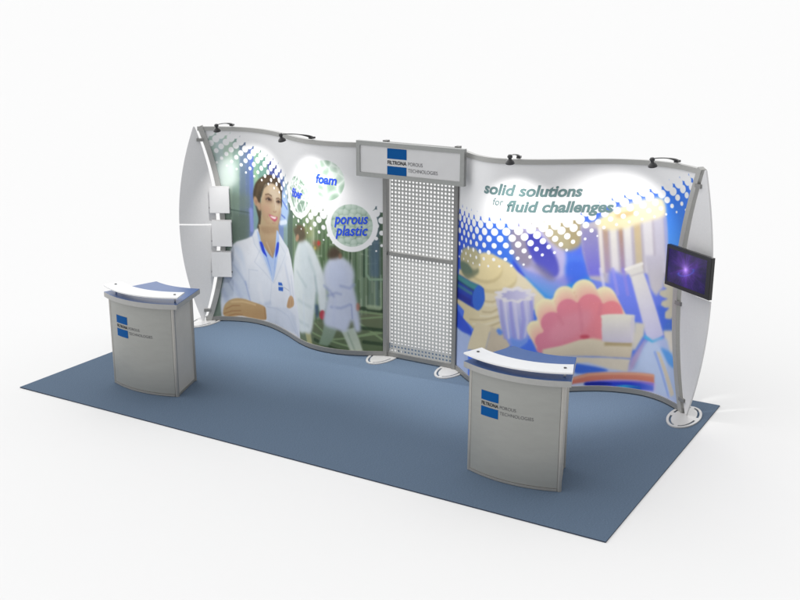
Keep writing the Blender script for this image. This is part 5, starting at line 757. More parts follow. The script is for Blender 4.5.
('P',(190,202,234),0.02,[(1.247,0.37),(1.516,0.361),(2.061,0.285),(2.234,0.589),(2.602,0.688),(2.704,-0.113),(1.269,-0.163)],0,(178,196,232),[(1.734,0.17),(2.527,0.156)],1),
('P',(222,210,184),0.01,[(1.2,0.448),(1.42,0.488),(1.552,0.529),(1.641,0.542),(1.788,0.519),(1.816,0.543),(2.089,0.535),(2.07,0.364),(1.869,0.358),(1.425,0.372),(1.203,0.355)],0,(208,194,172),[(1.715,0.526),(1.724,0.356)],1),
('P',(218,208,190),0.012,[(1.203,0.355),(1.426,0.367),(1.724,0.353),(2.071,0.356),(2.043,0.224),(1.876,0.237),(1.653,0.303),(1.429,0.287),(1.206,0.278)],0,None,None,1),
('P',(178,160,120),0.012,[(1.806,0.512),(2.074,0.533),(2.07,0.487),(1.808,0.473)],0,None,None,1),
('P',(178,160,205),0.02,[(2.07,0.364),(2.188,0.58),(2.211,0.585),(2.119,0.278),(2.05,0.222)],0,None,None,1),
('P',(190,208,242),0.03,[(2.119,0.278),(2.205,0.553),(2.399,0.613),(2.544,0.01),(2.325,0.03),(2.308,0.241)],0,None,None,1),
('P',(80,180,232),0.012,[(2.18,0.587),(2.268,0.559),(2.38,0.623),(2.378,0.645),(2.274,0.583),(2.185,0.625)],0,None,None,1),
('P',(120,190,240),0.02,[(2.183,0.442),(2.119,0.278),(2.092,0.243),(2.21,0.493)],0,None,None,0.8),
('P',(222,216,204),0.02,[(2.382,0.699),(2.593,0.758),(2.617,0.575),(2.487,0.519),(2.435,0.638)],0,None,None,1),
('P',(90,160,236),0.02,[(2.37,0.538),(2.466,0.528),(2.583,0.46),(2.638,0.404),(2.501,0.389),(2.413,0.467)],1,None,None,1),
('P',(176,188,236),0.03,[(2.297,0.603),(2.398,0.628),(2.464,0.542),(2.37,0.531)],0,None,None,0.7),
('P',(214,204,186),0.008,[(2.319,0.484),(2.36,0.483),(2.595,0.134),(2.544,0.089)],0,None,None,1),
('L',(120,150,235),0.015,[(2.307,0.469),(2.514,0.075)],0.03,0.5),
('P',(186,198,236),0.03,[(2.323,0.06),(2.582,0.084),(2.704,-0.113),(2.335,-0.092)],0,None,None,1),
('P',(56,105,220),0.014,[(1.522,0.286),(1.624,0.277),(1.863,0.217),(1.554,0.189)],1,None,None,1),
('P',(206,190,236),0.02,[(2.263,0.183),(2.332,0.155),(2.321,0.075),(2.18,0.04)],1,None,None,1),
('P',(214,140,116),0.01,[(1.257,0.121),(1.481,0.141),(1.659,0.191),(1.921,0.206),(2.316,0.248),(2.323,0.165),(1.925,0.131),(1.499,0.078),(1.26,0.058)],0,(208,110,92),[(1.921,0.201),(1.927,0.108)],1),
('L',(232,172,140),0.012,[(1.497,0.128),(1.674,0.173),(1.922,0.19),(2.309,0.233)],0.02,0.7),
('P',(146,110,210),0.01,[(1.648,0.1),(1.926,0.124),(2.323,0.16),(2.317,0.132),(1.927,0.097),(1.665,0.069)],0,None,None,1),
('P',(30,55,205),0.012,[(1.634,0.09),(1.927,0.108),(2.174,0.129),(2.32,0.133),(2.321,0.078),(2.186,0.057),(1.929,0.057),(1.651,0.058)],0,(96,120,225),[(2.086,0.102),(2.319,0.105)],1),
('P',(10,28,150),0.01,[(1.641,0.089),(1.797,0.097),(1.913,0.083),(1.799,0.058),(1.65,0.061)],1,None,None,1),
('P',(44,160,216),0.007,[(1.929,0.066),(2.029,0.086),(2.183,0.097),(2.182,0.044),(2.061,0.044)],0,(30,96,200),[(2.058,0.089),(2.09,0.04)],1),
('P',(232,228,214),0.008,[(1.78,0.788),(2.053,0.806),(2.079,0.771),(2.091,0.576),(2.07,0.524),(1.813,0.515),(1.781,0.567),(1.769,0.735)],1,(204,198,216),[(1.912,0.786),(1.941,0.522)],1),
('P',(214,208,220),0.006,[(2.087,0.666),(2.089,0.625),(2.088,0.588),(2.086,0.558),(2.081,0.538),(2.075,0.531),(2.069,0.537),(2.062,0.555),(2.056,0.584),(2.051,0.621),(2.047,0.662),(2.046,0.703),(2.046,0.74),(2.049,0.77),(2.053,0.789),(2.059,0.796),(2.066,0.79),(2.072,0.772),(2.078,0.744),(2.084,0.707)],1,None,None,1),
('P',(214,208,196),0.014,[(2.086,0.734),(2.181,0.733),(2.181,0.619),(2.103,0.455),(2.075,0.452)],0,None,None,1),
]


RES = 0.004
class Canvas:
    def __init__(self, S):
        self.W, self.Hh = int(S / RES) + 2, int(2.32 / RES) + 2
        self.S = (np.arange(self.W) + .5) * RES; self.Z = (np.arange(self.Hh) + .5) * RES
        self.c = np.zeros((self.Hh, self.W, 3)); self.c[:] = (236, 236, 237)
    def box(self, pts, pad):
        a = pts.min(0) - pad; b = pts.max(0) + pad
        i0, i1 = max(0, int(a[0] / RES)), min(self.W, int(b[0] / RES) + 2)
        j0, j1 = max(0, int(a[1] / RES)), min(self.Hh, int(b[1] / RES) + 2)
        return i0, i1, j0, j1
    @staticmethod
    def blur(m, sg):
        if sg < .3: return m
        n = max(1, int(3 * sg)); k = np.exp(-.5 * (np.arange(-n, n + 1) / sg) ** 2); k /= k.sum()
        p = np.pad(m, n, mode='edge')
        p = sum(k[i] * p[i:i + m.shape[0]] for i in range(2 * n + 1))
        return sum(k[i] * p[:, i:i + m.shape[1]] for i in range(2 * n + 1))
    def mix(self, sl, m, col):
        self.c[sl] = self.c[sl] * (1 - m[..., None]) + np.asarray(col, float) * m[..., None]
    def poly(self, col, soft, pts, smooth, col2=None, ax=None, a=1):
        pts = np.array(pts, float)
        if smooth and len(pts) > 3:
            n = len(pts); out = []
            for i in range(n):
                p0, p1, p2, p3 = pts[i - 1], pts[i], pts[(i + 1) % n], pts[(i + 2) % n]
                for t in (0, .2, .4, .6, .8):
                    out.append(.5 * (2 * p1 + (p2 - p0) * t + (2 * p0 - 5 * p1 + 4 * p2 - p3) * t * t + (3 * p1 - p0 - 3 * p2 + p3) * t ** 3))
            pts = np.array(out)
        # a polygon may run off the canvas: work on a padded box so its blur is not clipped
        i0, i1, j0, j1 = self.box(pts, 3 * soft + .01)
        if i1 <= i0 or j1 <= j0: return
        X = self.S[i0:i1]; acc = np.zeros((j1 - j0, i1 - i0))
        for dy in (-.25, .25):
            Y = self.Z[j0:j1] + dy * RES
            ins = np.zeros((len(Y), len(X)), bool)
            q = np.roll(pts, -1, 0)
            for (ax_, ay), (bx_, by) in zip(pts, q):
                if ay == by: continue
                rows = np.where((Y >= min(ay, by)) & (Y < max(ay, by)))[0]
                if len(rows):
                    xc = ax_ + (Y[rows] - ay) / (by - ay) * (bx_ - ax_)
                    ins[rows] ^= X[None, :] < xc[:, None]
            acc += ins
        m = self.blur(acc / 2, max(soft / RES * .6, .5)) * a
        sl = (slice(j0, j1), slice(i0, i1))
        if col2 is not None:
            A, B = np.array(ax[0]), np.array(ax[1]); d = B - A
            t = ((X[None, :] - A[0]) * d[0] + (self.Z[j0:j1, None] - A[1]) * d[1]) / (d @ d)
            t = np.clip(t, 0, 1)[..., None]
            cc = np.asarray(col, float) * (1 - t) + np.asarray(col2, float) * t
            self.c[sl] = self.c[sl] * (1 - m[..., None]) + cc * m[..., None]
        else:
            self.mix(sl, m, col)
    def line(self, col, soft, pts, w, a=1):
        pts = np.array(pts, float)
        i0, i1, j0, j1 = self.box(pts, w + 2 * soft)
        if i1 <= i0 or j1 <= j0: return
        X, Y = np.meshgrid(self.S[i0:i1], self.Z[j0:j1]); D = np.full(X.shape, 9.)
        for (ax_, ay), (bx_, by) in zip(pts, pts[1:]):
            dx, dy = bx_ - ax_, by - ay; L = dx * dx + dy * dy + 1e-9
            t = np.clip(((X - ax_) * dx + (Y - ay) * dy) / L, 0, 1)
            D = np.minimum(D, np.hypot(X - ax_ - t * dx, Y - ay - t * dy))
        self.mix((slice(j0, j1), slice(i0, i1)), np.clip((w / 2 + soft / 2 - D) / max(soft, RES), 0, 1) * a, col)
    def run(self, ops):
        for o in ops:
            if o[0] == 'P': self.poly(*o[1:])
            else: self.line(*o[1:])
    def soften(self, sg, mottle, seed):
        for k in range(3): self.c[..., k] = self.blur(self.c[..., k], sg)
        rs = np.random.RandomState(seed)
        n = sum(self.blur(rs.normal(0, 1, self.c.shape[:2]), g) * g * w for g, w in ((2, .6), (7, 1.0), (22, 1.2)))
        self.c *= (1 + mottle * n)[..., None]
    def halftone(self, edge, fade, slope, s0):
        """white dots that swell towards the edge line until the picture is gone"""
        X, Y = np.meshgrid(self.S, self.Z)
        warp = lambda s: slope[0] * (s - s0) + .5 * slope[1] * (s - s0) ** 2
        ex, ez = zip(*edge); fx, fz = zip(*fade)
        V = Y - warp(X); A, B = .116, .067
        cov = np.zeros(X.shape)
        j = np.round(V / B)
        for dj in (-1, 0, 1):
            jj = j + dj; sh = (jj % 2) * A / 2
            i = np.round((X - sh) / A)
            for di in (-1, 0, 1):
                px = (i + di) * A + sh; pz = jj * B + warp(px)
                d = np.interp(px, ex, ez) - pz; dm = np.interp(px, fx, fz)
                r = np.where(d < .14, .066 - .17 * np.clip(d, -.2, .14), .042 - .033 * (d - .14) / np.maximum(dm - .14, .05))
                r = np.where(d > dm, 0, r)
                D = np.hypot(X - px, Y - pz)
                cov = np.maximum(cov, np.clip((r - D) / .006 + .5, 0, 1))
        cov = np.maximum(cov, np.clip((Y - np.interp(X, ex, ez)) / .01 + .2, 0, 1))
        self.mix((slice(None), slice(None)), cov, (240, 240, 241))
    def disc(self, c, r, ring, kind, seed):
        rs = np.random.RandomState(seed)
        X, Y = np.meshgrid(self.S, self.Z); D = np.hypot(X - c[0], Y - c[1])
        full = (slice(None), slice(None))
        self.mix(full, np.clip((ring - D) / .006 + .5, 0, 1), (240, 240, 241))
        keep = self.c.copy()
        if kind == 'foam':
            P = c + rs.uniform(-r, r, (26, 2)); d = np.sort(np.hypot(X[..., None] - P[:, 0], Y[..., None] - P[:, 1]) * rs.uniform(.8, 1.3, 26), -1)
            e = np.clip((d[..., 1] - d[..., 0]) / .07, 0, 1) ** .8
            sh = np.clip(d[..., 0] / .12, 0, 1)
            self.c = (np.array((228, 238, 230)) * (1 - e[..., None]) + np.array((166, 192, 172)) * e[..., None]) * (1 + .10 * sh[..., None])
        elif kind == 'beads':
            g = []
            for a in np.arange(-r, r + .06, .062):
                for b in np.arange(-r, r + .06, .062): g.append((c[0] + a + rs.uniform(-.02, .02), c[1] + b + rs.uniform(-.02, .02)))
            P = np.array(g); d = np.hypot(X[..., None] - P[:, 0], Y[..., None] - P[:, 1]); k = d.argmin(-1); d0 = d.min(-1)
            lit = ((X - P[k, 0]) * -.5 + (Y - P[k, 1]) * .8) / .045
            tone = np.clip(.62 + .22 * lit - .35 * np.clip(d0 / .045, 0, 1.3) ** 3, 0, 1)[..., None]
            self.c = np.array((128, 156, 136)) * (1 - tone) + np.array((226, 236, 228)) * tone
        else:
            self.c = np.zeros_like(keep) + np.array((178, 200, 184)); self.poly((140, 166, 148), .05, [(c[0] - .1, c[1] - .2), (c[0] + .12, c[1] - .15), (c[0] + .05, c[1] + .02), (c[0] - .12, c[1])], 1)
            for k in range(34):
                a = rs.uniform(0, math.pi); o = rs.uniform(-r, r); n = np.array((math.cos(a), math.sin(a))); t = np.array((-n[1], n[0])); b = rs.uniform(-.12, .12)
                pts = [c + n * (o + b * u * u) + t * u * r * 1.2 for u in (-1, -.5, 0, .5, 1)]
                q = rs.uniform(0, 1); self.line((238, 244, 240) if q > .35 else (126, 152, 134), .006, pts, rs.uniform(.008, .026), .75)
        m = np.clip((r - D) / .006 + .5, 0, 1)[..., None]
        self.c = keep * (1 - m) + self.c * m
    def sample(self, s, z):
        fx = np.clip(s / RES - .5, 0, self.W - 1.001); fz = np.clip(z / RES - .5, 0, self.Hh - 1.001)
        i, j = fx.astype(int), fz.astype(int); u, v = (fx - i)[..., None], (fz - j)[..., None]
        c = self.c
        return (c[j, i] * (1 - u) + c[j, i + 1] * u) * (1 - v) + (c[j + 1, i] * (1 - u) + c[j + 1, i + 1] * u) * v

def print_material():
    m = bpy.data.materials.new('printed_graphic'); m.use_nodes = True
    nt = m.node_tree; b = nt.nodes['Principled BSDF']
    a = nt.nodes.new('ShaderNodeAttribute'); a.attribute_name = 'print'
    nt.links.new(a.outputs['Color'], b.inputs['Base Color'])
    b.inputs['Roughness'].default_value = 0.55
    b.inputs['Specular IOR Level'].default_value = 0.25
    return m
M_PRINT = print_material()
M_BACK = mat('panel_back', (150, 150, 152), 0.7)
INK_GAIN = .80

def print_panel(cv, left, right, cvs, parent, nx=680, nz=580):
    """a thin curved sheet; left(z) and right(z) give its side edges"""
    zs = np.linspace(0.04, H - .022, nz)
    us = np.linspace(0, 1, nx)
    a = np.array([left(z) for z in zs])[:, None]; b = np.array([right(z) for z in zs])[:, None]
    Sg = a + (b - a) * us[None, :]; Zg = np.repeat(zs[:, None], nx, 1)
    x, y = cv.at(Sg, 0.0)
    front = np.stack([x, y, Zg], -1).reshape(-1, 3)
    x, y = cv.at(Sg, -0.012)
    nb = 60
    ib = np.linspace(0, nx - 1, nb).round().astype(int); jb = np.linspace(0, nz - 1, 30).round().astype(int)
    back = np.stack([x, y, Zg], -1)[np.ix_(jb, ib)].reshape(-1, 3)
    J, I = np.meshgrid(np.arange(nz - 1), np.arange(nx - 1), indexing='ij')
    k = (J * nx + I).ravel(); f1 = np.stack([k, k + 1, k + 1 + nx, k + nx], -1)
    J, I = np.meshgrid(np.arange(29), np.arange(nb - 1), indexing='ij')
    k = (J * nb + I).ravel() + len(front); f2 = np.stack([k, k + nb, k + 1 + nb, k + 1], -1)
    V = np.vstack([front, back]); F = np.vstack([f1, f2])
    me = bpy.data.meshes.new('print_panel')
    me.vertices.add(len(V)); me.vertices.foreach_set('co', V.ravel())
    me.loops.add(F.size); me.loops.foreach_set('vertex_index', F.ravel())
    me.polygons.add(len(F)); me.polygons.foreach_set('loop_start', np.arange(0, F.size, 4))
    mi = np.zeros(len(F), int); mi[len(f1):] = 1
    me.materials.append(M_PRINT); me.materials.append(M_BACK)
    me.polygons.foreach_set('material_index', mi)
    me.polygons.foreach_set('use_smooth', np.ones(len(F), bool))
    me.update(); me.validate()
    at = me.color_attributes.new('print', 'FLOAT_COLOR', 'POINT')
    col = np.ones((len(V), 4)); lin = s2l(np.clip(cvs.sample(Sg, Zg), 0, 255)) * INK_GAIN
    col[:len(front), :3] = lin.reshape(-1, 3); col[len(front):, :3] = .5
    at.data.foreach_set('color', col.ravel())
    o = bpy.data.objects.new('print_panel', me); COL.objects.link(o); o.parent = parent
    return o

# ------------------------------------------------------------------ lettering
def text_mesh(body, bold=0.0, shear=0.0, spacing=1.0):
    c = bpy.data.curves.new('lettering', 'FONT'); c.body = body; c.size = 1.0
    c.offset = bold; c.shear = shear; c.space_character = spacing; c.resolution_u = 4
    o = bpy.data.objects.new('lettering', c); COL.objects.link(o)
    dg = bpy.context.evaluated_depsgraph_get()
    me = bpy.data.meshes.new_from_object(o.evaluated_get(dg))
    bpy.data.objects.remove(o); bpy.data.curves.remove(c)
    bm = bmesh.new(); bm.from_mesh(me); bpy.data.meshes.remove(me)
    return bm

def lettering(name, body, fn, x0, x1, base0, base1, height, m, parent, bold=0.02, shear=0.0, spacing=1.0, ref='l'):
    """letters fitted between x0 and x1 on a baseline rising from base0 to base1; height = that of the tall letters"""
    bm = text_mesh(body, bold, shear, spacing)
    xs = [v.co.x for v in bm.verts]; lo, hi = min(xs), max(xs)
    k = height / 0.729
    bmesh.ops.subdivide_edges(bm, edges=[e for e in bm.edges if e.calc_length() > .25], cuts=2)
    for v in bm.verts:
        t = (v.co.x - lo) / (hi - lo)
        v.co = fn(x0 + (x1 - x0) * t, base0 + (base1 - base0) * t + v.co.y * k)
    me = bpy.data.meshes.new(name); bm.to_mesh(me); bm.free(); me.materials.append(m)
    o = bpy.data.objects.new(name, me); COL.objects.link(o)
    if parent is not None: o.parent = parent
    return o

def logo(fn, x, ztop, w, parent, fine=1.0):
    """two blue bars with the dark name between them and the grey words to the right; fn maps (x, z) onto the surface"""
    h = w * 0.46; gap = w * 0.335
    for k, (a, b) in enumerate(((ztop - h, ztop), (ztop - 2 * h - gap, ztop - h - gap))):
        bm = bmesh.new(); n = 10
        r0 = [bm.verts.new(fn(x + w * i / n, a)) for i in range(n + 1)]; r1 = [bm.verts.new(fn(x + w * i / n, b)) for i in range(n + 1)]
        for i in range(n): bm.faces.new((r0[i], r0[i + 1], r1[i + 1], r1[i]))
        mesh_obj('logo_bar', bm, MT['logo_blue'], parent)
    zb = ztop - h - gap * .74
    lettering('logo_name', 'FILTRONA', fn, x + .004, x + w, zb, zb, gap * .50, MT['ink'], parent, .03)
    lettering('logo_words', 'POROUS', fn, x + w * 1.08, x + w * (1.08 + .84 * fine), zb, zb, gap * .50, MT['ink_grey'], parent, -.004)
    lettering('logo_words', 'TECHNOLOGIES', fn, x + w * 1.08, x + w * (1.08 + 1.70 * fine), zb - gap * .86, zb - gap * .86, gap * .50, MT['ink_grey'], parent, -.004)

# ------------------------------------------------------------------ floor and carpet
bm = bmesh.new(); box(bm, -300, 300, -200, 400, -0.4, -0.010)
fl = mesh_obj('floor', bm, MT['floor']); fl['kind'] = 'structure'
bm = bmesh.new(); box(bm, 0, 6.096, 0, 3.092, -0.010, 0.0)
for f in bm.faces: f.material_index = 0 if abs(f.normal.z) > .5 or f.calc_center_median().z > -.001 else 1
bm.normal_update()
for f in bm.faces: f.material_index = 0 if f.calc_center_median().z > -.001 else 1
tag(mesh_obj('carpet', bm, [MT['carpet'], MT['carpet_edge']]), 'large rectangular slate blue carpet lying under the whole exhibition booth', 'carpet')

# ------------------------------------------------------------------ shared booth parts
def base_plate(x, y, parent, rz=0.0):
    bm = bmesh.new(); n = 64; ax, ay = .146, .288
    def ring(f, z): return [bm.verts.new((x + ax * f * math.cos(i * 2 * math.pi / n), y + (ay * (f if f == 1 else 1 - (1 - f) * ax / ay * 1.15)) * math.sin(i * 2 * math.pi / n), z)) for i in range(n)]
    zt, zb = .012, .001
    ro, r1, r2 = ring(1, zt), ring(.84, zt), ring(.70, zt); bo, b1, b2 = ring(1, zb), ring(.84, zb), ring(.70, zb)
    gaps = [i for i in range(n) if (i + 2) % 16 < 3]
    for i in range(n):
        j = (i + 1) % n
        bm.faces.new((ro[i], ro[j], r1[j], r1[i])); bm.faces.new((bo[j], bo[i], b1[i], b1[j]))
        bm.faces.new((bo[i], bo[j], ro[j], ro[i]))
        if i in gaps:
            bm.faces.new((r1[i], r1[j], r2[j], r2[i])); bm.faces.new((b1[j], b1[i], b2[i], b2[j]))
            for k, s in ((i, (i - 1) % n), (j, j)):
                if s not in gaps: bm.faces.new((r1[k], r2[k], b2[k], b1[k]))
        else:
            bm.faces.new((r1[j], r1[i], b1[i], b1[j])); bm.faces.new((r2[i], r2[j], b2[j], b2[i]))
    bm.faces.new(r2); bm.faces.new(b2[::-1])
    return mesh_obj('base_plate', bm, MT['plate'], parent)

def wing(cv, s_out, side, parent):
    """leaf of stretched fabric beside a curved upright: an upper and a lower half with a gap between; side -1 left, +1 right"""
    w = mesh_w = None
    for k, (z0, z1) in enumerate(((1.18, 2.297), (0.004, 1.162))):
        bm = bmesh.new(); nz, ns = 28, 8; F, B = [], []
        for i in range(nz + 1):
            z = z0 + (z1 - z0) * i / nz; q = (z - 1.15) / 1.147; b = max(0.0, 1 - q * q)
            outer = s_out + side * (.045 + .213 * b); inner = s_out + side * (.030 - .199 * b)
            rowF, rowB = [], []
            for j in range(ns + 1):
                s = inner + (outer - inner) * j / ns; belly = .012 * math.sin(math.pi * j / ns) * b
                rowF.append(bm.verts.new(cv.p(s, z, .010 + belly))); rowB.append(bm.verts.new(cv.p(s, z, -.006 + belly)))
            F.append(rowF); B.append(rowB)
        for i in range(nz):
            for j in range(ns):
                bm.faces.new((F[i][j], F[i][j + 1], F[i + 1][j + 1], F[i + 1][j])); bm.faces.new((B[i][j + 1], B[i][j], B[i + 1][j], B[i + 1][j + 1]))
            bm.faces.new((F[i][0], F[i + 1][0], B[i + 1][0], B[i][0])); bm.faces.new((F[i][ns], B[i][ns], B[i + 1][ns], F[i + 1][ns]))
        for j in range(ns):
            bm.faces.new((F[0][j], B[0][j], B[0][j + 1], F[0][j + 1])); bm.faces.new((F[nz][j], F[nz][j + 1], B[nz][j + 1], B[nz][j]))
        o = mesh_obj('wing_panel', bm, MT['fabric'], parent)
    for z in (2.15, 1.03, .14):
        bm = bmesh.new(); q = (z - 1.15) / 1.147; b = 1 - q * q
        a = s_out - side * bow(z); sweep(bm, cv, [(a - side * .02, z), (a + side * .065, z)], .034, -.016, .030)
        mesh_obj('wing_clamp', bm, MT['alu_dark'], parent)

def graphic_wall(cv, s_end, side, s_in, cvs, label):
    root = thing('graphic_wall', label, 'display wall')
    N = 90
    lo = min(s_in, s_end); hi = max(s_in, s_end)
    inner = lambda z: s_in
    outer = lambda z: s_end - side * bow(z)
    L, R = (outer, inner) if side < 0 else (inner, outer)
    print_panel(cv, L, R, cvs, root)
    for name, z in (('top_rail', H - .024), ('bottom_rail', Z0 + .023)):
        bm = bmesh.new(); sweep(bm, cv, [(lo + (hi - lo) * i / N, z) for i in range(N + 1)], .046, -.030, .016)
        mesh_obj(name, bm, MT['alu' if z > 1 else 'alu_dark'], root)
    bm = bmesh.new(); zs = np.linspace(Z0 - .001, H + .004, 60)
    sweep(bm, cv, [(s_end - side * (bow(z) + .030), z) for z in zs], .060, -.034, .024)
    mesh_obj('upright', bm, MT['alu'], root)
    wing(cv, s_end, side, root)
    return root

# ------------------------------------------------------------------ left wall: portrait of a worker in a lab coat
cvs = Canvas(CL.S + .02)
cvs.run(ART_LEFT)
cvs.c *= .925
cvs.soften(1.1, .016, 4)
cvs.halftone([(0, 2.33), (.285, 2.30), (.39, 2.27), (.61, 2.185), (.85, 2.095), (1.14, 2.00), (1.27, 1.945), (1.36, 1.82), (1.55, 1.70), (1.8, 1.65), (2.3, 1.64), (2.42, 1.70), (2.52, 1.74), (2.66, 1.70)],
             [(0, .47), (.6, .47), (1.2, .42), (1.8, .36), (2.4, .5), (2.6, .6)], (-.29, .075), .45)
cvs.disc(np.array((1.57, 1.685)), .200, .255, 'fibre', 5)
cvs.disc(np.array((2.012, 1.888)), .212, .240, 'foam', 11)
cvs.disc(np.array((2.29, 1.43)), .226, .282, 'beads', 3)
left_wall = graphic_wall(CL, -.028, -1, CL.S - .010, cvs, 'wavy silver framed wall printed with a dark haired woman in a white lab coat')
fnL = lambda s, z: CL.p(s, z, .003)
lettering('blue_lettering', 'fiber', fnL, 1.43, 1.665, 1.648, 1.648, .098, MT['azure'], left_wall, .03, .22)
lettering('blue_lettering', 'foam', fnL, 1.885, 2.140, 1.857, 1.850, .098, MT['azure'], left_wall, .03, .22)
lettering('blue_lettering', 'porous', fnL, 2.105, 2.468, 1.442, 1.455, .114, MT['azure'], left_wall, .022, .22)
lettering('blue_lettering', 'plastic', fnL, 2.118, 2.465, 1.320, 1.330, .114, MT['azure'], left_wall, .022, .22)
base_plate(.144, 2.65, left_wall)

# ------------------------------------------------------------------ right wall: moulded plastic and foam shapes
cvs = Canvas(CR.S + .1)
cvs.c[:] = (70, 115, 235)
cvs.run(ART_RIGHT)
cvs.c = (cvs.c * .96 + np.array((238, 234, 236)) * .04) * .93
cvs.soften(1.5, .012, 8)
cvs.halftone([(0, 1.83), (.3, 1.82), (.73, 1.81), (.9, 1.765), (1.02, 1.765), (1.27, 1.79), (1.43, 1.80), (1.6, 1.91), (1.84, 2.01), (2.1, 2.09), (2.34, 2.18), (2.6, 2.29), (2.8, 2.36)],
             [(0, .66), (.7, .60), (1.1, .45), (1.5, .38), (2.3, .37), (2.7, .40)], (.12, .14), .8)
right_wall = graphic_wall(CR, CR.S + .085, 1, .010, cvs, 'wavy silver framed wall printed with pink, cream and blue plastic shapes')
fnR = lambda s, z: CR.p(s, z, .003)
lettering('slogan_lettering', 'solid solutions', fnR, .563, 1.52, 1.960, 1.950, .106, MT['slate'], right_wall, .034, .22)
lettering('slogan_lettering', 'for', fnR, .672, .778, 1.857, 1.858, .070, MT['slate'], right_wall, .008, .22)
lettering('slogan_lettering', 'fluid challenges', fnR, .806, 1.822, 1.808, 1.798, .106, MT['slate'], right_wall, .034, .22)
base_plate(5.892, 2.613, right_wall)

# ------------------------------------------------------------------ centre: perforated panel between two posts
mid = thing('perforated_panel', 'tall grey perforated panel standing between the two printed walls', 'panel', (0, 0, 0))
XA, XB, YC = 2.628, 3.452, 2.680
def bar(name, x0, x1, y0, y1, z0, z1, m, parent, bv=.004):
    bm = bmesh.new(); box(bm, x0, x1, y0, y1, z0, z1); bevel(bm, bv, 1); return mesh_obj(name, bm, m, parent)
bar('post', XA - .022, XA + .022, YC - .040, YC + .026, Z0, 2.326, MT['alu_dark'], mid)
bar('post', XB - .022, XB + .022, YC - .036, YC + .026, Z0, 2.326, MT['alu_dark'], mid)
bar('rail', XA + .023, XB - .023, YC - .022, YC + .018, Z0 + .002, .060, MT['alu_dark'], mid)
bar('rail', XA + .023, XB - .023, YC - .022, YC + .018, 1.128, 1.160, MT['alu_dark'], mid)
bar('rail', XA + .023, XB - .023, YC - .022, YC + .018, 2.270, 2.310, MT['alu_dark'], mid)
def sheet(x0, x1, z0, z1, nx):
    bm = bmesh.new(); px = (x1 - x0) / nx; nz = round((z1 - z0) / px); pz = (z1 - z0) / nz; h = .0132; t = .0018
    grid = {}
    def gv(i, j, y):
        k = (i, j, y)
        if k not in grid: grid[k] = bm.verts.new((x0 + i * px / 2, y, z0 + j * pz / 2))
        return grid[k]
    for i in range(nx):
        for j in range(nz):
            cx, cz = x0 + (i + .5) * px, z0 + (j + .5) * pz
            H8 = []
            for y in (YC - t, YC + t):
                H8.append([bm.verts.new((cx + h * math.cos(k * math.pi / 4) * (1 if k % 2 == 0 else 1.12) * .96, y, cz + h * math.sin(k * math.pi / 4) * (1 if k % 2 == 0 else 1.12) * .96)) for k in range(8)])
                o = [gv(2 * i + 2, 2 * j + 1, y), gv(2 * i + 2, 2 * j + 2, y), gv(2 * i + 1, 2 * j + 2, y), gv(2 * i, 2 * j + 2, y), gv(2 * i, 2 * j + 1, y), gv(2 * i, 2 * j, y), gv(2 * i + 1, 2 * j, y), gv(2 * i + 2, 2 * j, y)]
                for k in range(8): bm.faces.new((o[k], o[(k + 1) % 8], H8[-1][(k + 1) % 8], H8[-1][k]))
            for k in range(8): bm.faces.new((H8[0][k], H8[0][(k + 1) % 8], H8[1][(k + 1) % 8], H8[1][k]))
    return mesh_obj('perforated_sheet', bm, MT['peg'], mid)
sheet(XA + .046, XB - .030, .062, 1.126, 18)
sheet(XA + .046, XB - .030, 1.162, 2.268, 18)
base_plate(2.615, 2.650, mid); base_plate(3.446, 2.645, mid)

# ------------------------------------------------------------------ sign over the perforated panel
HX0, HX1, HY, HZ0, HZ1 = 2.438, 3.662, 2.400, 1.982, 2.342
sg = thing('header_sign', 'wide pale header sign with blue logo fixed in front of the perforated panel top', 'sign', (0, 0, 0))
bar('sign_face', HX0 + .03, HX1 - .03, HY + .010, HY + .040, HZ0 + .03, HZ1 - .03, MT['sign'], sg, .001)
bm = bmesh.new(); fwid = .044
outer = [(HX0, HZ0), (HX1, HZ0), (HX1, HZ1), (HX0, HZ1)]; inner = [(HX0 + fwid, HZ0 + fwid), (HX1 - fwid, HZ0 + fwid), (HX1 - fwid, HZ1 - fwid), (HX0 + fwid, HZ1 - fwid)]
vs = {(k, y): [bm.verts.new((a, y, b)) for a, b in pts] for k, pts in (('o', outer), ('i', inner)) for y in (HY, HY + .05)}
for i in range(4):
    j = (i + 1) % 4
    for q in ((('o', HY), ('i', HY)), (('i', HY + .05), ('o', HY + .05)), (('o', HY + .05), ('o', HY)), (('i', HY), ('i', HY + .05))):
        bm.faces.new((vs[q[0]][i], vs[q[0]][j], vs[q[1]][j], vs[q[1]][i]))
bevel(bm, .003, 1)
mesh_obj('sign_frame', bm, MT['sign_frame'], sg)
for x in (XA + .02, XB - .02):
    bar('sign_bracket', x - .015, x + .015, HY + .051, YC - .042, 2.20, 2.24, MT['alu_dark'], sg, .002)
fnH = lambda x, z: Vector((x, HY + .007, z))
logo(fnH, 2.800, 2.288, .222, sg, .88)

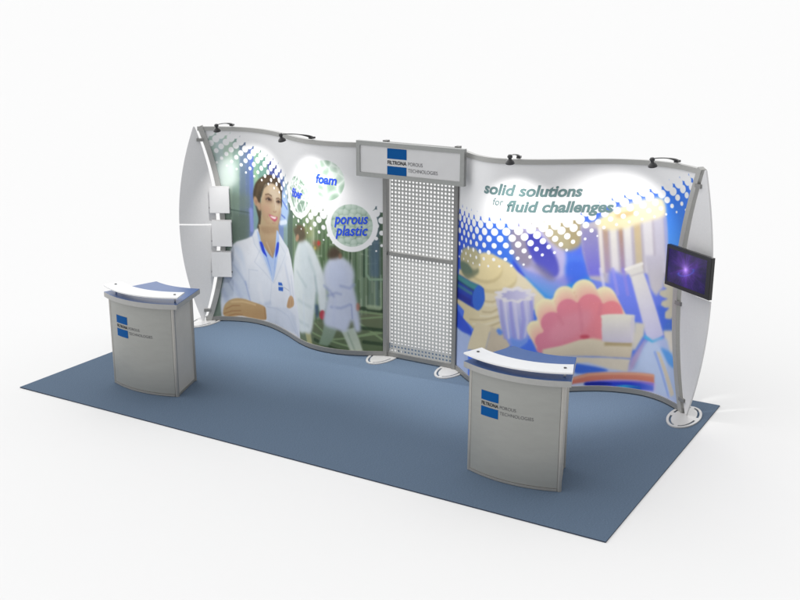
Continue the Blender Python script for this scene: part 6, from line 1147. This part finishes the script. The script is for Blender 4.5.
# ------------------------------------------------------------------ reception counters
def arc(hw, y, sag, n, lo=-1, hi=1):
    """points from x=-hw to hw through (+-hw, y) whose middle lies sag nearer the front"""
    R = (hw * hw + sag * sag) / (2 * abs(sag)); a = math.asin(min(1, hw / R)); out = []
    for i in range(n + 1):
        t = -a + 2 * a * i / n
        out.append((R * math.sin(t), y - math.copysign(R * math.cos(t) - R * math.cos(a), sag)))
    return out
def make_counter(label):
    root = thing('reception_counter', label, 'counter', group='reception counters')
    bw, bsag = .408, .085
    R = (bw * bw + bsag * bsag) / (2 * bsag); A = math.asin(bw / R)
    def face(x, z, off=.0):      # front surface, x measured along the arc
        t = x / R; return Vector(((R + off) * math.sin(t), (R * math.cos(A)) - (R + off) * math.cos(t), z))
    ZB, ZT = .004, .888
    # curved front panel between the corner posts
    bm = bmesh.new(); n = 40; a0 = A * R - .024
    P0 = [[bm.verts.new(face(-a0 + 2 * a0 * i / n, z, o)) for i in range(n + 1)] for o in (-.004, -.020) for z in (ZB + .022, ZT)]
    for i in range(n):
        bm.faces.new((P0[0][i], P0[0][i + 1], P0[1][i + 1], P0[1][i])); bm.faces.new((P0[2][i + 1], P0[2][i], P0[3][i], P0[3][i + 1]))
        bm.faces.new((P0[0][i + 1], P0[0][i], P0[2][i], P0[2][i + 1])); bm.faces.new((P0[1][i], P0[1][i + 1], P0[3][i + 1], P0[3][i]))
    fp = mesh_obj('front_panel', bm, MT['counter'], root, False)
    fp.data.polygons.foreach_set('use_smooth', [True] * len(fp.data.polygons))
    try:
        fp.data.set_sharp_from_angle(angle=.6)
    except Exception: pass
    bm = bmesh.new()
    P0 = [[bm.verts.new(face(-a0 + 2 * a0 * i / n, z, o)) for i in range(n + 1)] for o in (.002, -.022) for z in (ZB, ZB + .019)]
    for i in range(n):
        bm.faces.new((P0[0][i], P0[0][i + 1], P0[1][i + 1], P0[1][i])); bm.faces.new((P0[2][i + 1], P0[2][i], P0[3][i], P0[3][i + 1]))
        bm.faces.new((P0[0][i + 1], P0[0][i], P0[2][i], P0[2][i + 1])); bm.faces.new((P0[1][i], P0[1][i + 1], P0[3][i + 1], P0[3][i]))
    mesh_obj('bottom_trim', bm, MT['post'], root)
    fnC = lambda x, z: face(x, z, -.002)
    logo(fnC, -.282, .745, .170, fp)
    # four corner posts, side and back panels
    fc, bc = .408, .264
    for s in (-1, 1):
        for (x, y, r) in ((fc * s - .012 * s, .012, .020), (bc * s - .006 * s, .442, .016)):
            bm = bmesh.new(); pts = [(x + r * math.cos(k * math.pi / 4 + .39), y + r * math.sin(k * math.pi / 4 + .39)) for k in range(8)]
            prism(bm, pts, .001, ZT)
            mesh_obj('corner_post', bm, MT['post'], root)
        # side panel
        a, b = Vector((fc * s - .014 * s, .030, 0)), Vector((bc * s - .006 * s, .428, 0)); d = (b - a).normalized(); nn = Vector((d.y, -d.x, 0)) * (1 if s > 0 else -1)
        bm = bmesh.new(); q = [a + nn * .004, b + nn * .004, b - nn * .012, a - nn * .012]
        prism(bm, [(v.x, v.y) for v in q], ZB + .022, ZT)
        mesh_obj('side_panel', bm, MT['counter_side'], root)
        bm = bmesh.new(); q = [a + nn * .008, b + nn * .008, b - nn * .012, a - nn * .012]
        prism(bm, [(v.x, v.y) for v in q], ZB, ZB + .019)
        mesh_obj('bottom_trim', bm, MT['post'], root)
    bm = bmesh.new(); back = arc(bc - .02, .442, .05, 20)
    prism(bm, back + [(x, y - .014) for x, y in back[::-1]], ZB + .01, ZT)
    mesh_obj('back_panel', bm, MT['counter_side'], root)
    # counter top
    bm = bmesh.new(); fr = arc(.462, -.004, .116, 40); bk = arc(.282, .552, .058, 30)
    prism(bm, fr + bk[::-1], .890, .9395, 0, 1)
    for f in bm.faces:
        if f.material_index == 0 and f.calc_center_median().z < .9: f.material_index = 1
    es = [e for e in bm.edges if all(abs(v.co.z - .9395) < 1e-5 for v in e.verts)]
    bmesh.ops.bevel(bm, geom=es, offset=.003, segments=1, affect='EDGES')
    mesh_obj('counter_top', bm, [MT['top'], MT['top_edge']], root)
    # raised acrylic shelf on stand-offs
    bm = bmesh.new(); fr = arc(.468, .002, .124, 40); bk = arc(.400, .190, .112, 30)
    prism(bm, fr + bk[::-1], .996, 1.008); bevel(bm, .002, 1)
    sh = mesh_obj('shelf', bm, MT['acrylic'], root)
    for s in (-1, 0, 1):
        x, y = .375 * s, .075 - (.098 if s == 0 else 0)
        if s == 0: continue
        bm = bmesh.new(); tube(bm, [(x, y, .9405), (x, y, .995)], .009, 16); mesh_obj('standoff', bm, MT['steel'], sh, True)
        bm = bmesh.new(); tube(bm, [(x, y, 1.0085), (x, y, 1.0135)], .012, 16); mesh_obj('cap', bm, MT['cap'], sh)
    return root
c1 = make_counter('curved silver reception counter on the right near the carpet front, below the plastic shapes wall')
c1.location = (5.093, .578, 0)
c2 = copy_tree(c1)
c2['label'] = 'curved silver reception counter at the left end of the carpet, before the lab coat wall'
c2.location = (1.118, .588, 0); c2.rotation_euler = (0, 0, .018)

# ------------------------------------------------------------------ clip-on arm lamps
def arm_lamp(cv, s, head, label, aim, power):
    base = cv.p(s, H, 0)
    root = thing('arm_lamp', label, 'lamp', base, 0, 'arm lamps on the walls')
    hd = Vector(head) - base
    flat = Vector((hd.x, hd.y, 0)); L = flat.length; d = flat.normalized()
    bm = bmesh.new(); box(bm, -.020, .020, -.034, .034, .0085, .030)
    bmesh.ops.rotate(bm, verts=bm.verts, cent=(0, 0, 0), matrix=Matrix.Rotation(math.atan2(d.y, d.x) - math.pi / 2, 3, 'Z')); bevel(bm, .005)
    mesh_obj('clamp', bm, MT['black'], root)
    bm = bmesh.new(); pts = []
    for i in range(13):
        t = i / 12; pts.append(d * (L * t) + Vector((0, 0, .024 + .034 * math.sin(math.pi * (t ** .8) * .62) + (hd.z + .040 - .024 - .034 * math.sin(math.pi * .62)) * t)))
    tube(bm, pts, .007, 8, [.015 - .010 * min(1, t * 2.6 / 12) for t in range(13)])
    mesh_obj('arm', bm, MT['black'], root, True)
    # bell-shaped head with a knuckle on top; opens downwards and back to the wall
    ax = (Vector((-d.x * .30, -d.y * .30, -1))).normalized()
    bm = bmesh.new(); prof = [(.060, .004), (.058, .020), (.036, .024), (.022, .017), (.008, .018), (0, .030), (-.012, .042), (-.026, .047), (-.034, .048), (-.034, .043), (-.020, .040), (-.006, .012)]
    a = ax.cross(Vector((1, 0, 0))).normalized(); b = ax.cross(a); rings = []
    for h_, r_ in [(p * .86, q * .86) for p, q in prof]: rings.append([bm.verts.new(hd - ax * h_ + (a * math.cos(k * math.pi / 10) + b * math.sin(k * math.pi / 10)) * r_) for k in range(20)])
    for A_, B_ in zip(rings, rings[1:]):
        for k in range(20): bm.faces.new((A_[k], A_[(k + 1) % 20], B_[(k + 1) % 20], B_[k]))
    bm.faces.new(rings[0][::-1]); bm.faces.new(rings[-1])
    hdo = mesh_obj('lamp_head', bm, MT['black'], root, True)
    bm = bmesh.new(); side = Vector((-d.y, d.x, 0)); c = hd - ax * .034
    tube(bm, [c - side * .022, c + side * .022], .009, 12)
    mesh_obj('knuckle', bm, MT['black'], hdo, True)
    ld = bpy.data.lights.new('spot', 'SPOT'); ld.energy = power; ld.spot_size = math.radians(SPOT_DEG); ld.spot_blend = .70; ld.shadow_soft_size = .03
    ld.color = (1.0, .985, .96)
    ld.use_nodes = True; ln = ld.node_tree.nodes; em = ln.get('Emission') or ln.new('ShaderNodeEmission')
    fo = ln.new('ShaderNodeLightFalloff'); fo.inputs['Strength'].default_value = 1.0
    ld.node_tree.links.new(fo.outputs['Linear'], em.inputs['Strength'])
    lo = bpy.data.objects.new('spot', ld); COL.objects.link(lo); lo.parent = root
    lo.location = hd + ax * .045
    tgt = Vector(aim) - base
    lo.rotation_euler = (tgt - lo.location).to_track_quat('-Z', 'Y').to_euler()
    return root
SPOT_DEG = 96
PW = 57
arm_lamp(CL, .369, (.655, 2.385, 2.340), 'black arm lamp clipped on the lab coat wall, first from the far left end', CL.p(.72, 1.25), PW * .85)
arm_lamp(CL, 1.840, (1.790, 2.025, 2.358), 'black arm lamp clipped on the lab coat wall nearer the header sign', CL.p(1.84, 1.25), PW)
arm_lamp(CR, .909, (4.358, 1.930, 2.358), 'black arm lamp clipped over the slogan, nearer the header sign', CR.p(.92, 1.25), PW)
arm_lamp(CR, 2.400, (5.487, 2.430, 2.358), 'black arm lamp clipped on the plastic shapes wall above the monitor', CR.p(1.72, 1.42), PW * .85)

# ------------------------------------------------------------------ literature holders on the left upright
lit = None
for i, (zb, lab, ds) in enumerate(((1.314, 'white literature holder on the curved left upright, topmost of three', .000), (.922, 'white literature holder on the curved left upright, middle of three', .012), (.556, 'white literature holder on the curved left upright, lowest of three', -.006))):
    s0 = .197 + ds
    p = CL.p(s0, zb, .026); tx, ty = np.array(CL.at(s0 + .01)) - np.array(CL.at(s0 - .01)); rz = math.atan2(ty, tx)
    if lit is None:
        lit = thing('literature_holder', lab, 'brochure holder', p, rz, 'literature holders on the upright')
        bar('back_plate', -.115, .115, -.006, 0, 0, .309, MT['tray'], lit, .001)
        bm = bmesh.new()
        box(bm, -.112, .112, -.040, -.037, .004, .300)
        box(bm, -.1145, -.1125, -.0395, -.0065, .0, .285); box(bm, .1125, .1145, -.0395, -.0065, .0, .285); box(bm, -.112, .112, -.0365, -.0065, .0, .003)
        mesh_obj('pocket', bm, MT['tray'], lit)
        for x in (-.118, .118):
            bar('clip', x - .006, x + .006, -.030, -.012, .052, .068, MT['clip'], lit, .002)
        bar('bracket', -.020, .020, .0005, .006, .12, .20, MT['clip'], lit, .001)
    else:
        c = copy_tree(lit); c['label'] = lab; c.location = p; c.rotation_euler = (0, 0, rz)

# ------------------------------------------------------------------ monitor on the right upright
def screen_material():
    m = bpy.data.materials.new('lit_screen'); m.use_nodes = True; nt = m.node_tree; N = nt.nodes; Lk = nt.links
    b = N['Principled BSDF']; b.inputs['Base Color'].default_value = (.004, .004, .006, 1); b.inputs['Roughness'].default_value = .18
    tc = N.new('ShaderNodeTexCoord'); mp = N.new('ShaderNodeMapping'); mp.inputs['Rotation'].default_value = (0, math.radians(22), 0)
    Lk.new(tc.outputs['Object'], mp.inputs['Vector'])
    def maths(op, a, b_=None, c_=None):
        n = N.new('ShaderNodeMath'); n.operation = op
        for k, v in enumerate((a, b_, c_)):
            if v is None: continue
            if isinstance(v, (int, float)): n.inputs[k].default_value = v
            else: Lk.new(v, n.inputs[k])
        return n.outputs[0]
    sx = N.new('ShaderNodeSeparateXYZ'); Lk.new(mp.outputs['Vector'], sx.inputs[0])
    x, z = maths('ADD', sx.outputs['X'], .012), maths('ADD', sx.outputs['Z'], -.012)
    r2 = maths('ADD', maths('MULTIPLY', x, x), maths('MULTIPLY', z, z))
    r = maths('SQRT', r2)
    ang = maths('ARCTAN2', z, x)
    cv_ = N.new('ShaderNodeCombineXYZ'); Lk.new(maths('MULTIPLY', maths('COSINE', ang), 3.2), cv_.inputs[0]); Lk.new(maths('MULTIPLY', maths('SINE', ang), 3.2), cv_.inputs[1]); Lk.new(maths('MULTIPLY', r, 2.0), cv_.inputs[2])
    ns = N.new('ShaderNodeTexNoise'); ns.inputs['Scale'].default_value = 1.9; ns.inputs['Detail'].default_value = 5; Lk.new(cv_.outputs[0], ns.inputs['Vector'])
    rays = maths('POWER', ns.outputs['Fac'], 4.0)
    n2 = N.new('ShaderNodeTexNoise'); n2.inputs['Scale'].default_value = 11; n2.inputs['Detail'].default_value = 6; Lk.new(mp.outputs['Vector'], n2.inputs['Vector'])
    cloud = maths('POWER', n2.outputs['Fac'], 3.0)
    ringd = maths('SUBTRACT', maths('SQRT', maths('ADD', maths('POWER', maths('MULTIPLY', x, .62), 2.0), maths('POWER', maths('MULTIPLY', maths('ADD', z, .02), 2.0), 2.0))), .066)
    ring = maths('MULTIPLY', maths('EXPONENT', maths('MULTIPLY', maths('ABSOLUTE', ringd), -130)), maths('LESS_THAN', maths('ADD', z, .02), .012))
    core = maths('EXPONENT', maths('MULTIPLY', r, -46)); glow = maths('EXPONENT', maths('MULTIPLY', r, -11))
    streak = maths('MULTIPLY', maths('EXPONENT', maths('MULTIPLY', maths('ABSOLUTE', z), -95)), maths('EXPONENT', maths('MULTIPLY', maths('ABSOLUTE', x), -9)))
    f1 = maths('ADD', maths('MULTIPLY', glow, maths('ADD', maths('MULTIPLY', rays, 2.6), maths('MULTIPLY', cloud, 1.6))), maths('MULTIPLY', cloud, .12))
    tot = maths('ADD', f1, maths('MULTIPLY', streak, .30))
    def comb(kp, kb, kw, base):
        return maths('ADD', maths('ADD', maths('MULTIPLY', tot, kp), maths('MULTIPLY', core, kw)), maths('ADD', maths('MULTIPLY', ring, kb), base))
    cc = N.new('ShaderNodeCombineColor')
    Lk.new(comb(.24, .01, .62, .006), cc.inputs[0]); Lk.new(comb(.055, .05, .40, .003), cc.inputs[1]); Lk.new(comb(.85, .28, .95, .030), cc.inputs[2])
    Lk.new(cc.outputs[0], b.inputs['Emission Color']); b.inputs['Emission Strength'].default_value = 1.0
    return m
mon = thing('monitor', 'black flat monitor with purple starburst on screen fixed to the right upright', 'monitor', (5.872, 2.47, 1.428), -.608)
MW, MH = .600, .372
bm = bmesh.new(); box(bm, -MW / 2, MW / 2, -.018, .016, -MH / 2, MH / 2); bevel(bm, .005)
mesh_obj('housing', bm, MT['plastic'], mon)
bm = bmesh.new(); fr = .030
sxs = [(-MW / 2 + .003, -MH / 2 + .003), (MW / 2 - .003, -MH / 2 + .003), (MW / 2 - .003, MH / 2 - .003), (-MW / 2 + .003, MH / 2 - .003)]
sis = [(-MW / 2 + fr, -MH / 2 + fr * 1.25), (MW / 2 - fr - .022, -MH / 2 + fr * 1.25), (MW / 2 - fr - .022, MH / 2 - fr), (-MW / 2 + fr, MH / 2 - fr)]
vo = [bm.verts.new((a, -.024, b)) for a, b in sxs]; vi = [bm.verts.new((a, -.024, b)) for a, b in sis]; wo = [bm.verts.new((a, -.0185, b)) for a, b in sxs]; wi = [bm.verts.new((a, -.0185, b)) for a, b in sis]
for i in range(4):
    j = (i + 1) % 4
    bm.faces.new((vo[i], vo[j], vi[j], vi[i])); bm.faces.new((wo[j], wo[i], wi[i], wi[j])); bm.faces.new((vo[j], vo[i], wo[i], wo[j])); bm.faces.new((vi[i], vi[j], wi[j], wi[i]))
mesh_obj('bezel', bm, MT['plastic'], mon)
bm = bmesh.new(); (a0, b0), (a1, b1) = sis[0], sis[2]
mx, mz = (a0 + a1) / 2, (b0 + b1) / 2
box(bm, a0 - mx + .0005, a1 - mx - .0005, -.002, .001, b0 - mz + .0005, b1 - mz - .0005)
scr = mesh_obj('screen', bm, screen_material(), mon); scr.location = (mx, -.0195, mz)
bm = bmesh.new(); box(bm, -.06, .06, .0165, .030, -.06, .06); bevel(bm, .003, 1); tube(bm, [(-.02, .030, 0), (-.10, .16, -.01)], .02, 12)
mesh_obj('mount', bm, MT['plastic'], mon)
